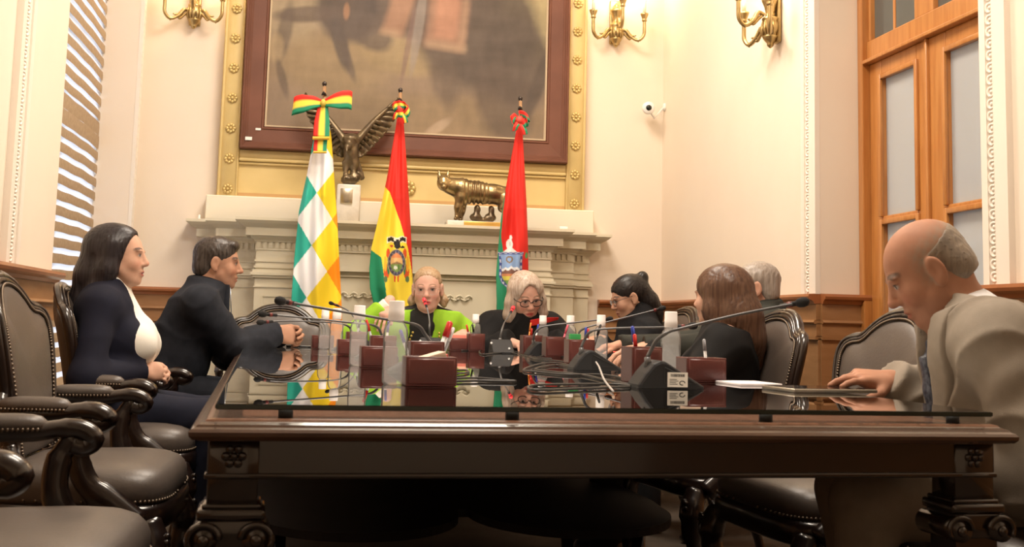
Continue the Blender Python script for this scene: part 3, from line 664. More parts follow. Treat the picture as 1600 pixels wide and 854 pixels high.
obj('fringe', q, mat('gold_thread', (.75, .48, .06), .45, metal=.2), w1, True, kind='stuff')
q = MB(); p = at(505, 161, Yb-.012); q.sphere(p, (.018, .02, .026), 12, 8); obj('bow_knot', q, mat('knot_cloth', (.55, .42, .06), .6), w1, True)
for (root, cx, cy, cols, seed) in ((w2, 625, 168, TRI, 4), (w3, 812, 186, [(.78, .05, .04), (.03, .32, .17)], 9)):
    rg = random.Random(seed)
    for k in range(5):
        a = rg.uniform(0, 6.28); r_ = rg.uniform(9, 15); c0 = at(cx, cy, 7.44); pts = [c0]
        for tt in (-.7, 0, .7): pts.append(at(cx+r_*cos(a+tt)*1.0, cy-r_*.75*sin(a+tt)+2, 7.43-.03*cos(tt*2)))
        pts.append(c0+np.array((0, -.02, 0))); ribbon('ribbon_loop', pts, .05, [(.2, .3, -.4), (.4, .2, -1), (.2, .2, -.4)], cols, root, 8)
    for (dx, dy) in ((9, 24), (-8, 18)): ribbon('ribbon_tail', [at(cx, cy+4, 7.42), at(cx+dx*.7, cy+dy*.6, 7.41), at(cx+dx, cy+dy, 7.42)], .035, [(.8, 0, -.3), (1, .2, 0), (.9, 0, .3)], cols, root, 8)
    q = MB(); q.sphere(at(cx, cy+2, 7.43), (.03, .03, .03), 10, 8); obj('bow_knot', q, mat('knot_red', (.62, .06, .04), .6), root, True)
# ================================================================== statues on the mantel
M_BRONZE = mat('bronze', (.115, .085, .055), .38, metal=.75, var=(14, (.20, .15, .085)), bump=(60, .3, .003))
M_BRONZE2 = mat('bronze_worn', (.14, .095, .05), .30, metal=.85, var=(9, (.42, .31, .15)), bump=(70, .3, .003))
M_MARBLE = mat('white_marble', (.74, .70, .62), .35, var=(7, (.55, .50, .43)), bump=(18, .35, .01))
Ys = 7.9; c0 = onY(543, 338, Ys); K = (Ys+.05)/F
st = thing('condor_statue', 'dark bronze bird of prey statue with raised wings on a marble block', 'statue', (c0.x, Ys, 1.5632))
bw = .078
m = MB(); m.rbox(-bw, bw, -.07, .07, 0, .255, .012, 2)
for i, v in enumerate(m.v): m.v[i] = v+Vector((.006*sin(v.z*31+v.y*20), .006*sin(v.z*25+v.x*30), 0))
obj('marble_block', m, M_MARBLE, st)
obj('plaque', MB().rbox(-.055, .026, -.082, -.068, .125, .225, .004), mat('plaque_metal', (.62, .55, .42), .25, metal=.9), st)
def S(u, v, y=0.): return ((u-543)*K, y, (276-v)*K+.255)
s = SDF()
s.ell(S(543, 268, 0), (.055, .05, .035), .03); s.ell(S(553, 262, .01), (.04, .05, .03), .03)
s.ell(S(544, 222), (.052, .055, .085), .03); s.ell(S(544, 205, -.005), (.062, .05, .045), .03); s.ell(S(546, 240, .01), (.045, .045, .055), .03)
s.cone(S(541, 208, -.035), S(539, 218, -.07), .026, .022, .02); s.ell(S(538, 219, -.078), (.021, .026, .02), .012); s.cone(S(537, 222, -.095), S(537, 228, -.112), .011, .005, .006)
s.ell(S(541, 204, -.04), (.045, .03, .022), .02)
for u_ in (537, 549): s.cone(S(u_, 242, -.005), S(u_, 260, -.02), .026, .014, .015); s.cone(S(u_, 262, -.02), S(u_-2, 266, -.055), .012, .007, .01); s.cone(S(u_, 262, -.02), S(u_+5, 266, -.05), .010, .006, .01)
s.cone(S(552, 238, .03), S(563, 262, .045), .03, .02, .02, flat=((0, 1, 0), .5))
soft('bird_body', s.mesh(.006, disp=lambda P: .0016*np.sin(P[..., 0]*190+3*np.sin(P[..., 2]*90))*np.sin(P[..., 2]*150)), M_BRONZE, st)
lead = [(551, 208), (565, 190), (580, 171), (597, 153), (614, 134)]; trail = [(556, 232), (562, 230), (568, 225), (574, 219), (580, 212), (587, 203), (594, 195), (600, 187), (606, 178), (611, 168), (615, 159), (619, 151), (621, 144)]
for sgn in (1, -1):
    q = MB(); mir = lambda u_: 543+sgn*(u_-543)*(1 if sgn > 0 else 1.02)
    lp = bez([S(mir(a), b_, .0) for a, b_ in lead], 6)
    q.tube([p+Vector((0, .02*i/len(lp), 0)) for i, p in enumerate(lp)], [.030-.024*i/(len(lp)-1) for i in range(len(lp))], 8)
    for i, (a, b_) in enumerate(trail):
        t_ = (i+.3)/len(trail); p0 = lp[int(max(0, t_-.16)*(len(lp)-1))]; p1 = Vector(S(mir(a), b_, .045-.02*t_))
        mid = (p0+p1)/2+Vector((0, .012+.004*(i % 2), 0))
        q.tube([p0+Vector((0, .015+.003*(i % 2), 0)), mid, p1*.85+mid*.15, p1], [.020, .026, .020, .004], 6, flat=.28, up=(1, 0, .5))
        if i < 9:
            pm = p0.lerp(p1, .55); q.tube([p0+Vector((0, -.004, 0)), p0.lerp(pm, .6)+Vector((0, -.006, 0)), pm+Vector((0, .004, 0))], [.014, .015, .003], 6, flat=.3, up=(1, 0, .5))
    tp = bez([S(mir(a), b_, .03) for a, b_ in trail], 3); n_ = 24
    def sk(i, j, side):
        a_ = lp[min(len(lp)-1, int(i/n_*(len(lp)-1)+.5))]; b2 = tp[min(len(tp)-1, int(i/n_*(len(tp)-1)+.5))]; p_ = a_.lerp(b2, j*.93)
        return p_+Vector((0, .012+.012*sin(pi*j)+side*.006+.004*sin(i*2.1+j*3), 0))
    q.grid(lambda u_, v_: sk(u_*n_, v_, -1), n_, 6); q.grid(lambda u_, v_: sk(u_*n_, v_, 1), n_, 6)
    obj('wing', q, M_BRONZE, st)
# standing animal statuette
Ys = 7.83; c0 = onY(741, 349, Ys); K = (Ys+.02)/F
st = thing('animal_statuette', 'bronze statuette of a standing four-legged animal on a pale base', 'statue', (c0.x, Ys, 1.5632))
obj('base', MB().rbox(-.19, .20, -.075, .085, 0, .036, .004), M_MARBLE, st)
obj('gilt_plate', MB().rbox(-.08, .19, -.079, -.074, .004, .033, .002), mat('gilt_plate', (.70, .46, .12), .35, metal=.6), st)
def S(u, v, y=0.): return ((u-741)*K, y, (341.5-v)*K+.036)
s = SDF()
s.poly([S(722, 291), S(745, 294), S(770, 296), S(790, 297)], [.068, .066, .060, .058], .04); s.ell(S(722, 300), (.055, .06, .07), .04); s.ell(S(790, 305), (.06, .062, .07), .03)
s.poly([S(718, 288), S(704, 287, -.01), S(692, 285, -.03)], [.062, .052, .046], .03); s.ell(S(689, 282, -.04), (.042, .045, .048), .02)
s.cone(S(689, 286, -.06), S(688, 291, -.105), .028, .02, .015); s.ell(S(688, 289, -.115), (.011, .008, .008), .006)
for du in (-6, 6): s.cone(S(689+du, 274, -.035), S(689+du*1.25, 263, -.03), .016, .005, .01)
for (u_, y_, du) in ((712, -.035, -1), (721, .03, 1)): s.poly([S(u_+4, 305, y_), S(u_+1, 320, y_), S(u_, 333, y_)], [.034, .022, .016], .02); s.cone(S(u_, 337, y_-.004), S(u_-3, 338.5, y_-.022), .015, .012, .012)
for (u_, y_) in ((790, -.035), (800, .035)): s.poly([S(u_, 306, y_), S(u_-6, 318, y_), S(u_+4, 328, y_), S(u_, 337, y_)], [.045, .028, .018, .016], .02); s.cone(S(u_, 337.5, y_), S(u_-4, 338.5, y_-.02), .015, .012, .012)
s.poly([S(802, 297), S(811, 310), S(812, 328)], [.022, .016, .010], .02)
for du in range(5): s.ell(S(731+du*8, 309+du % 2, -.01), (.012, .02, .018), .012)
soft('animal_body', s.mesh(.0055, disp=lambda P: np.where(np.abs(P[..., 0]+.0) < .09, .0035*np.sin(P[..., 0]*230), .0012*np.sin(P[..., 0]*300)*np.sin(P[..., 2]*300+P[..., 1]*200))), M_BRONZE2, st)
s = SDF()
for (u_, y_, r_) in ((743, 0, .9), (766, .01, 1.)):
    s.ell(S(u_, 334, y_), (.042, .034, .028), .02); s.ell(S(u_+2, 322, y_), (.022, .024, .034), .02)
s.cone(S(742, 338, 0), S(767, 338, 0), .014, .014, .012)
soft('support_mound', s.mesh(.006, disp=lambda P: .003*np.sin(P[..., 0]*120+P[..., 2]*80)*np.sin(P[..., 1]*110)), M_BRONZE, st)
p = onY(880, 353, 7.76); obj('white_box', MB().rbox(p.x-.028, p.x+.028, 7.74, 7.78, 1.5632, 1.585, .004), MATS['paper_white'], None, label='tiny white box at the right end of the mantel shelf', cat='box')
p = onY(311, 337, 8.05); obj('white_clip', MB().lathe([(.010, 0), (.014, .004), (.007, .012), (.009, .025), (.004, .032)], 12, c=(p.x, 8.06, 1.5632)), MATS['paper_white'], None, label='tiny pale knob at the left end of the mantel shelf', cat='knob')
# ================================================================== wall sconces
M_FLAME = mat('lamp_glow', (1, .9, .7), .4, emit=((1, .80, .50), 14)); M_CANDLE = mat('candle_sleeve', (.86, .78, .62), .5)
sc = thing('wall_sconce', 'gilded wall sconce left of the painting with curled candle arms', 'sconce', (-.865, YB-.004, 2.873), group='gilded candle sconces')
q = MB(); q.lathe([(.003, 0), (.016, .012), (.020, .02), (.018, .026), (.034, .045), (.042, .058), (.044, .066), (.036, .07), (.038, .082), (.047, .10), (.050, .125), (.042, .15), (.046, .158), (.046, .168), (.030, .176), (.026, .20), (.034, .235), (.046, .262), (.05, .275), (.03, .285), (.02, .31), (.006, .33)], 20, c=(0, -.05, 0)); obj('body', q, M_BRASS, sc)
obj('backplate', MB().rbox(-.04, .04, -.022, 0, .03, .36, .01, 3), M_BRASS, sc)
for k in range(7):
    a = pi*(k-3)/6.; q = MB(); q.tube([(.03*sin(a), -.05-.03*cos(a), .045), (.05*sin(a), -.05-.05*cos(a), .10), (.043*sin(a), -.05-.043*cos(a), .15)], [.004, .010, .004], 6); obj('leaf', q, M_BRASS, sc)
for ia, (ax_, ay) in enumerate(((-.19, -.13), (.0, -.235), (.19, -.13))):
    d = Vector((ax_, ay+.05, 0)); d.normalize(); n_ = sqrt(ax_**2+(ay+.05)**2)
    def A(r, z): return Vector((0, -.05, 0))+d*r+Vector((0, 0, z))
    up_ = .07 if ia == 1 else 0.
    arm = MB(); arm.tube(bez([A(.035, .115+up_), A(.07, .125+up_), A(n_*.55, .075+up_), A(n_*.8, .05+up_), A(n_*.98, .085+up_), A(n_, .14+up_), A(n_, .19+up_)], 7), [.012]*7+[.014]*8+[.012]*28, 8)
    a_o = obj('arm', arm, M_BRASS, sc)
    q = MB(); q.tube(bez([A(.05, .11+up_), A(.075, .085+up_), A(.10, .06+up_), A(.115, .078+up_), A(.10, .093+up_), A(.092, .08+up_)], 6), [.009]*20+[.007]*11, 8); q.sphere(A(.10, .078+up_), .011, 8, 6); obj('scroll', q, M_BRASS, a_o)
    q = MB(); q.tube([A(n_*.78, .052+up_), A(n_*.80, .035+up_)], [.009, .004], 6); q.tube(bez([A(n_*.45, .105+up_), A(n_*.6, .085+up_), A(n_*.72, .085+up_)], 4), [.005]*4+[.006]*4+[.002], 6); obj('leaf', q, M_BRASS, a_o)
    c = A(n_, 0)
    obj('candle_cup', MB().lathe([(.014, .185+up_), (.020, .192+up_), (.016, .20+up_), (.018, .21+up_), (.028, .235+up_), (.030, .245+up_), (.012, .247+up_)], 14, c=c), M_BRASS, a_o)
    obj('candle', MB().lathe([(.012, .245+up_), (.012, .34+up_), (.006, .343+up_)], 12, c=c), M_CANDLE, a_o)
    obj('bulb', MB().lathe([(.006, .342+up_), (.013, .36+up_), (.016, .375+up_), (.011, .40+up_), (.002, .425+up_)], 12, c=c), M_FLAME, a_o)
def sconce_light(M):
    l = bpy.data.lights.new('sconce_glow', 'POINT'); l.energy = 10; l.color = (1, .78, .48); l.shadow_soft_size = .10
    o = bpy.data.objects.new('sconce_glow', l); o.location = M @ Vector((0, -.20, .50)); COL.objects.link(o)
sconce_light(WM[sc])
for loc, rz, lab in (((2.112, YB-.004, 2.937), 0, 'gilded wall sconce right of the painting above the small camera'), ((XR-.004, 6.02, 2.465), -pi/2, 'gilded wall sconce on the right wall beside the door')):
    c = copy_tree(sc, loc, rz, lab); sconce_light(WM[c])
# security camera in the back right corner
cc = thing('security_camera', 'small white security camera on a wall bracket in the corner', 'camera', (2.34, 8.08, 2.49))
M_PLW = mat('white_plastic', (.86, .85, .82), .35)
d = (Vector((.2, -3, 1.2))-Vector((2.34, 8.08, 2.49))).normalized(); A = Vector((2.34, 8.07, 2.49))
q = MB(); q.tube([A+d*-.05, A+d*-.03, A+d*.0, A+d*.035, A+d*.045], [.018, .040, .046, .045, .036], 18); obj('housing', q, M_PLW, cc, True)
q = MB(); q.tube([A+d*.040, A+d*.048], [.022, .020], 16); q.sphere(A+d*.047, .012, 10, 6); obj('lens', q, mat('lens_black', (.01, .014, .012), .1), cc, True)
q = MB(); q.tube([A+d*-.04, (2.40, 8.12, 2.43), (XR-.008, 8.15, 2.52)], .009, 8); q.lathe([(.03, 0), (.03, .01), (.012, .014)], 14, Matrix.Translation((XR-.001, 8.15, 2.52)) @ Matrix.Rotation(-pi/2, 4, 'Y')); obj('bracket', q, M_PLW, cc, True)
# ================================================================== conference table
TY = radians(2.345); TW, TL = 1.58, 4.55
tb = thing('conference_table', 'long dark polished wooden conference table with carved corner legs', 'table', (-.191, 2.094, 0), TY)
TM = WM[tb]
def edge_ring(o, z): return [(-o, -o, z), (TW+o, -o, z), (TW+o, TL+o, z), (-o, TL+o, z)]
def rim(prof, close=True):
    q = MB(); rr = [edge_ring(o, z) for o, z in prof]
    for a, b in zip(rr, rr[1:]):
        for i in range(4): q.add([a[i], a[(i+1) % 4], b[(i+1) % 4], b[i]], [(0, 1, 2, 3)])
    if close: q.add(rr[0], [(3, 2, 1, 0)]); q.add(rr[-1], [(0, 1, 2, 3)])
    return q
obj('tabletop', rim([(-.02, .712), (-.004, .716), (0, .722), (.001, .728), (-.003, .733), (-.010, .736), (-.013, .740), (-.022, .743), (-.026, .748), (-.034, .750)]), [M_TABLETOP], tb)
obj('edge_moulding', rim([(-.03, .7115), (-.004, .7155), (.0015, .7215), (.0025, .7285), (-.002, .7335), (-.009, .7365), (-.012, .7405), (-.021, .7435), (-.03, .7488), (-.036, .7502), (-.085, .7503)], False), [mat('edge_wood', (.11, .062, .042), .25, var=(3, (.065, .032, .02)), coat=.7)], tb)
for (x0, x1, y0, y1) in ((.03, TW-.03, .035, .065), (.03, TW-.03, TL-.065, TL-.035), (.035, .065, .05, TL-.05), (TW-.065, TW-.035, .05, TL-.05)):
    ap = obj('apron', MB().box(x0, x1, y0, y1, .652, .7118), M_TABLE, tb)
    q = MB(); q.rbox(x0-.004, x1+.004, y0-.006, y1+.006, .646, .656, .003); obj('bead', q, M_TABLE, ap)
for cx in (.075, TW-.075):
    for cy in (.075, TL-.075):
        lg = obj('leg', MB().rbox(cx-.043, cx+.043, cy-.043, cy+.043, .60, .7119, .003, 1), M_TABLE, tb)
        q = MB(); q.rbox(cx-.05, cx+.05, cy-.05, cy+.05, .595, .605, .004); q.rbox(cx-.058, cx+.058, cy-.058, cy+.058, .577, .597, .006, 2); q.rbox(cx-.03, cx+.03, cy-.047, cy+.047, .648, .653, .002)
        obj('collar', q, M_TABLE, lg)
        q = MB()
        for sx in (-1, 1):
            q.tube([(cx+sx*.044, cy-.064, .548), (cx+sx*.044, cy+.064, .548)], .024, 16); q.sphere((cx+sx*.044, cy-.066, .546), (.011, .008, .011), 10, 6)
            q.tube([(cx+sx*.044+.026*cos(a), cy-.062, .548+.024*sin(a)) for a in np.linspace(-.6 if sx > 0 else pi+.6, pi if sx > 0 else 0, 14)], .006, 6)
        q.rbox(cx-.05, cx+.05, cy-.055, cy+.055, .53, .58, .006); obj('scroll_capital', q, M_TABLE, lg)
        q = MB(); q.loft([[(cx+a*w_, cy+b*w_, z) for a, b in ((-1, -1), (1, -1), (1, 1), (-1, 1))] for w_, z in ((.055, 0), (.055, .05), (.04, .07), (.032, .11), (.045, .48), (.045, .535))], smooth=False); obj('shaft', q, M_TABLE, lg)
        q = MB()
        for k in range(6): q.sphere((cx+.014*cos(k*pi/3), cy-.043, .685+.014*sin(k*pi/3)), (.008, .005, .008), 8, 5)
        q.sphere((cx, cy-.044, .685), (.007, .006, .007), 8, 5); obj('carved_flower', q, M_TABLE, lg)
poly = []
for t_ in np.linspace(0, pi, 22): poly.append((.43-.33*cos(t_)*1.0, 1.75-.42*sin(t_)))
for t_ in np.linspace(0, pi, 22): poly.append((1.13-.33*cos(t_), 1.75-.42*sin(t_)))
poly += [(1.48, 1.9), (1.48, 2.9), (.1, 2.9), (.1, 1.9)]
obj('lower_shelf', MB().prism(poly, .30, .325), mat('shelf_wood', (.016, .012, .013), .6, var=(4, (.010, .008, .008)), spec=.2), tb)
for x, y in ((.16, 2.8), (1.42, 2.8), (.2, 1.75), (1.38, 1.75)): obj('shelf_post', MB().lathe([(.03, 0), (.035, .05), (.02, .08), (.024, .3)], 10, c=(x, y, 0)), M_TABLE, tb)
# glass sheet lying on rubber pads
M_GLASS = glass_mat('table_glass', (.93, .95, .94), .0, 1.30)
M_RUB = mat('black_rubber', (.012, .012, .012), .5)
gt = thing('glass_sheet', 'clear glass sheet covering the top of the conference table', 'glass', tuple(TM @ Vector((.04, .02, .7501))), TY)
GT = .775
obj('pane', MB().rbox(0, 1.50, 0, 4.5, .7655-.7501, GT-.7501, .002, 1, smooth=False), [M_GLASS], gt)
obj('glass_edge', MB().box(.001, 1.499, -.0012, -.0002, .767-.7501, .774-.7501), mat('glass_edge', (.03, .042, .036), .15), gt)
obj('glass_edge', MB().box(-.0012, -.0002, .001, 4.499, .767-.7501, .774-.7501), MATS['glass_edge'], gt)
for x, y in ((.12, .03), (.53, .03), (1.03, .03), (1.43, .03), (.02, 1.5), (1.48, 1.5), (.02, 3), (1.48, 3), (.1, 4.46), (1.4, 4.46)):
    obj('rubber_pad', MB().lathe([(.013, .0003), (.013, .0154)], 12, c=(x, y, 0)), M_RUB, gt)
# ================================================================== armchairs
M_NAIL = mat('nail_brass', (.15, .115, .085), .35, metal=.8)
def mirror(h): return h+[(-x, z) for x, z in reversed(h) if x > 1e-6]
HALF = [(.0, 1.03), (.05, 1.026), (.10, 1.012), (.145, .985), (.175, .958), (.20, .945), (.235, .94), (.262, .925), (.275, .89), (.272, .83), (.258, .74), (.24, .65), (.222, .56), (.215, .50)]
def bk(x, z, o=0.): t_ = z-.48; return Vector((x, -.175-.15*t_-.03*(t_/.55)**2-.06*(x/.28)**2*0+.05*(x/.28)**2+o, z))   # the back leans and wraps a little
def make_chair():
    r = thing('armchair', 'x', 'chair', (0, 0, 0), 0, group='carved leather armchairs')
    # seat cushion and rail
    q = MB(); rings = []
    def sq(w0, w1, d0, d1, z, n=32):
        out = []
        for k in range(n):
            a = 2*pi*k/n; c_, s_ = cos(a), sin(a); e = .42
            x = math.copysign(abs(c_)**e, c_); y = math.copysign(abs(s_)**e, s_); w_ = w0+(w1-w0)*(y+1)/2
            out.append((x*w_, d0+(d1-d0)*(y+1)/2, z))
        return out
    for z, i in ((.40, .01), (.42, 0), (.455, 0), (.475, .008), (.49, .022), (.502, .05), (.511, .10), (.516, .17), (.518, .24)): rings.append(sq(.265-i, .325-i, -.235+i, .285-i, z))
    q.loft(rings); obj('seat', q, M_LEATHER, r)
    q = MB(); q.loft([sq(.262, .322, -.235, .281, .335), sq(.275, .335, -.245, .294, .345), sq(.275, .335, -.245, .294, .395), sq(.268, .328, -.238, .288, .408)]); obj('seat_rail', q, M_CHAIRWOOD, r)
    # back
    out = mirror(HALF); cz_ = .76; q = MB(); rings = []
    for sc_, o in ((.93, .0), (.93, .02), (.88, .034), (.76, .048), (.55, .058), (.3, .062), (.05, .063)): rings.append([bk(x*sc_, cz_+(z-cz_)*sc_, o) for x, z in out])
    q.loft([list(reversed(a)) for a in rings]); rings = []
    for sc_, o in ((.93, .0), (.90, -.018), (.7, -.03), (.05, -.034)): rings.append([bk(x*sc_, cz_+(z-cz_)*sc_, o) for x, z in out])
    q.loft(rings); br = obj('backrest', q, M_LEATHER, r)
    path = bez([(x, z, 0) for x, z in out]+[(out[0][0], out[0][1], 0)], 4)[:-1]
    q = MB(); q.tube([bk(p.x, p.y, .006) for p in path], .0175, 8, closed=True, flat=1.1); obj('back_frame', q, M_CHAIRWOOD, r)
    q = MB(); q.tube([bk(p.x*.945, cz_+(p.y-cz_)*.955, .024) for p in path], .0105, 6, closed=True); q.tube([bk(p.x*1.0, p.y, .024) for p in path], .008, 6, closed=True); obj('frame_bead', q, M_CHAIRWOOD, r)
    q = MB(); pp = bez([(x, z, 0) for x, z in out]+[(out[0][0], out[0][1], 0)], 7)
    for p in pp: q.sphere(bk(p.x*.895, cz_+(p.y-cz_)*.91, .036), .0052, 6, 4)
    o = obj('nailheads', q, M_NAIL, br, kind='stuff')
    q = MB()
    for k in range(44):
        a = -.15+(pi+.3)*k/43; c_, s_ = cos(a), sin(a); x = math.copysign(abs(c_)**.42, c_); y = math.copysign(abs(s_)**.42, s_)
        q.sphere((x*(.262+.06*(y+1)/2), -.235+.52*(y+1)/2+.003*s_, .418), .0055, 6, 4)
    obj('nailheads', q, M_NAIL, r, kind='stuff')
    # back stiles down to the rail
    for s_ in (-1, 1):
        q = MB(); q.tube(bez([bk(s_*.222, .56, .004), bk(s_*.215, .48, .004), (s_*.225, -.19, .40), (s_*.235, -.205, .33)], 4), [.021]*13, 8); obj('stile', q, M_CHAIRWOOD, r)
        # arm: wooden bar with a knuckle, pad on top, curved post below
        X = .315*s_
        a_ = obj('armrest', MB().tube(bez([bk(s_*.25, .70, .0), (s_*.275, -.165, .672), (X*.98, -.10, .655), (X, -.01, .655), (X*1.01, .05, .664), (X*1.02, .10, .660), (X*1.02, .125, .640), (X*1.02, .105, .625), (X*1.01, .08, .632)], 5), [.018]*8+[.02]*13+[.023]*10+[.021]*10, 8, flat=1.15), M_CHAIRWOOD, r)
        q = MB(); rings = []
        for k in range(11):
            t_ = k/10; y = -.175+.205*t_; e = (1-abs(2*t_-1)**3.5)**.5*.9+.1; x0 = X*(.93+.07*t_)
            rings.append([(x0+.033*e*cos(a), y, .672+.001*t_+.026*e*max(-.45, sin(a))) for a in np.linspace(0, 2*pi, 14, endpoint=False)])
        q.loft(rings); obj('arm_pad', q, M_LEATHER, a_)
        q = MB()
        for k in range(17):
            for sd in (-1, 1):
                y = -.155+.165*k/16; q.sphere((X*(.93+.07*k/16)+sd*.031, y, .664), .0048, 6, 4)
        obj('nailheads', q, M_NAIL, a_, kind='stuff')
        q = MB(); q.tube(bez([(X*1.01, .085, .645), (X*1.0, .055, .60), (X*.985, .05, .53), (X*.985, .08, .465), (X*.99, .15, .41), (X*1.0, .215, .36)], 5), [.024]*5+[.030]*6+[.033]*6+[.038]*9, 8, flat=.62, up=(0, 1, .3)); obj('arm_post', q, M_CHAIRWOOD, a_)
        # legs
        q = MB(); x = .285*s_
        q.tube(bez([(x, .235, .36), (x*1.06, .262, .30), (x*1.05, .262, .22), (x*.99, .235, .11), (x*1.0, .245, .045), (x*1.03, .27, .012)], 5), [.040]*4+[.044]*4+[.036]*4+[.026]*5+[.020]*5+[.024]*4, 8); obj('leg', q, M_CHAIRWOOD, r)
        q = MB(); x = .225*s_
        q.tube(bez([(x, -.245, .37), (x, -.25, .25), (x*1.02, -.275, .12), (x*1.04, -.31, .01)], 5), [.030]*6+[.024]*5+[.020]*5, 8); obj('leg', q, M_CHAIRWOOD, r)
        q = MB()
        for k in range(5): a = k*2*pi/5; q.sphere((.285*s_*1.1+.016*cos(a)*.6, .295, .315+.016*sin(a)), .010, 8, 5)
        obj('carved_knee', q, M_CHAIRWOOD, r)
    return r
HP = pi/2
CH = [(-.60, 2.52, -HP-.02, 'empty leather armchair nearest the viewer at the left edge'),
      (-.64, 3.70, -HP-.02, 'empty leather armchair next to the woman in the navy blazer'),
      (-.70, 4.95, -HP+.02, 'leather armchair in which the woman in the navy blazer sits'),
      (-.68, 6.02, -HP+.05, 'leather armchair behind the man in the dark jacket'),
      (-.165, 6.96, pi+.02, 'empty leather armchair at the far end below the chequered flag'),
      (.545, 6.99, pi, 'leather armchair behind the woman in the lime jacket'),
      (1.26, 6.99, pi-.0, 'leather armchair behind the woman with dark-rimmed glasses'),
      (1.80, 6.28, HP+.15, 'leather armchair of the woman with the hair bun'),
      (1.88, 5.35, HP+.1, 'leather armchair behind the grey-haired man'),
      (1.59, 4.43, HP+.12, 'leather armchair behind the woman with long brown hair'),
      (1.615, 3.50, HP+.08, 'empty leather armchair beside the man in the beige suit'),
      (1.72, 2.60, HP, 'leather armchair of the man in the beige suit')]
ch0 = make_chair()
chairs = []
for i, (x, y, rz, lab) in enumerate(CH):
    if i: c = copy_tree(ch0, (x, y, 0), rz, lab)
    else: c = ch0
    if i in (4, 5, 6, 9, 10): c.scale = (1, 1, .966)
    chairs.append(c)
ch0.location = (CH[0][0], CH[0][1], 0); ch0.rotation_euler = (0, 0, CH[0][2]); ch0['label'] = CH[0][3]
# ================================================================== things on the table
Zt = GT+.0005
RT = Matrix.Rotation(TY, 4, 'Z')
M_PET = glass_mat('clear_plastic', (.985, .99, .995), .08, 1.14, diffuse=((.95, .97, 1), .19))
M_GEL = glass_mat('clear_liquid', (.985, .99, .995), .0, 1.08, diffuse=((.95, .97, 1), .05))
M_CAP = mat('white_cap', (.88, .86, .86), .4, sss=.0)
def bottle(u, v, Y, label, first=None):
    p = onY(u, v, Y)
    if first: return copy_tree(first, (p.x, Y, Zt), random.uniform(0, 6), label)
    b = thing('sanitiser_bottle', label, 'bottle', (p.x, Y, Zt), 0, group='clear bottles on the table')
    obj('bottle_body', MB().lathe([(.012, .0015), (.025, .0), (.029, .005), (.0295, .05), (.0295, .118), (.028, .130), (.024, .140), (.0175, .147), (.0165, .153), (.0, .153)], 28), M_PET, b)
    obj('liquid', MB().lathe([(.012, .003), (.024, .0025), (.0268, .007), (.0272, .05), (.0272, .100), (.0, .1005)], 24), M_GEL, b)
    obj('cap', MB().lathe([(.0175, .150), (.0195, .152), (.0195, .172), (.0188, .173), (.0188, .195), (.0172, .1975), (.0, .1975)], 24), M_CAP, b)
    return b
b0 = bottle(617, 560, 2.84, 'nearest clear bottle of the left row, beside the low leather box')
for u, v, Y, lab in ((560, 540, 3.95, 'second clear bottle of the left row, behind the nearest one'), (525, 530, 5.2, 'third clear bottle of the left row counted from the near end'), (507, 525, 6.05, 'farthest clear bottle of the left row near the clasped hands'),
                     (1048, 540, 3.38, 'clear bottle behind the nearest microphone base on the right'), (939, 530, 5.0, 'clear bottle left of the red book'), (891, 525, 5.7, 'clear bottle behind the box with the green eraser'), (848, 520, 6.15, 'clear bottle in front of the dark-robed woman'), (743, 515, 6.5, 'clear bottle between the two women at the far end')):
    bottle(u, v, Y, lab, b0)
M_BOX = mat('oxblood_leather', (.098, .022, .018), .35, var=(6, (.078, .017, .014)), bump=(170, .3, .0015))
M_BOXI = mat('box_lining', (.03, .012, .010), .8); M_BOXS = mat('box_side_leather', (.13, .085, .085), .4)
def lbox(name, u, Y, w_, h_, d_, label, group, rz=0.):
    p = onY(u, 560, Y); t = thing(name, label, 'box', (p.x, Y+d_/2, Zt), TY+rz, group=group)
    q = MB(); a, b_ = w_/2, d_/2; e = .006
    for args in ((-a, a, -b_, -b_+e, 0, h_), (-a, a, b_-e, b_, 0, h_), (-a, -a+e, -b_+e, b_-e, 0, h_), (a-e, a, -b_+e, b_-e, 0, h_)): q.rbox(*args, .002, 2)
    q.box(-a+e, a-e, -b_+e, b_-e, .0, .005); obj('box_body', q, M_BOX, t)
    q = MB(); rings = []
    for i, y in ((.004, -b_-.0005), (.008, -b_-.0035), (.016, -b_-.006), (.03, -b_-.007)): rings.append([(-a+i, y, i), (a-i, y, i), (a-i, y, h_-i), (-a+i, y, h_-i)])
    q.loft([list(r_) for r_ in rings]); obj('padded_front', q, M_BOX, t)
    for sx in (-1, 1): obj('side_panel', MB().box(sx*a-.001, sx*a+.001, -b_+.004, b_-.004, .003, h_-.003), M_BOXS, t)
    return t
gA, gB = 'low leather memo boxes', 'tall leather pen boxes'
memoL = lbox('memo_box', 674, 2.77, .119, .068, .085, 'low oxblood leather box holding a paper block, beside the nearest bottle', gA)
penL = lbox('pen_box', 667, 3.22, .092, .096, .07, 'oxblood leather pen box right behind the nearest low box', gB)
lbox('memo_box', 592, 3.83, .115, .066, .085, 'low oxblood leather box behind the second left bottle', gA)
penL2 = lbox('pen_box', 598, 4.42, .095, .094, .07, 'oxblood leather pen box behind the second low box on the left', gB)
lbox('memo_box', 548, 5.08, .115, .066, .085, 'low oxblood leather box beside the third left bottle', gA)
penL3 = lbox('pen_box', 556, 5.6, .095, .094, .07, 'far oxblood leather pen box of the left row', gB)
lbox('memo_box', 503, 6.15, .11, .066, .085, 'farthest low leather box on the left, behind the bottles', gA)
penR = lbox('pen_box', 1008, 3.13, .092, .096, .07, 'oxblood leather pen box holding one red and one blue capped pen', gB, .18)
memoR = lbox('memo_box', 1103, 3.21, .119, .068, .085, 'low oxblood leather box at the brown-haired woman, one white pen in it', gA, .04)
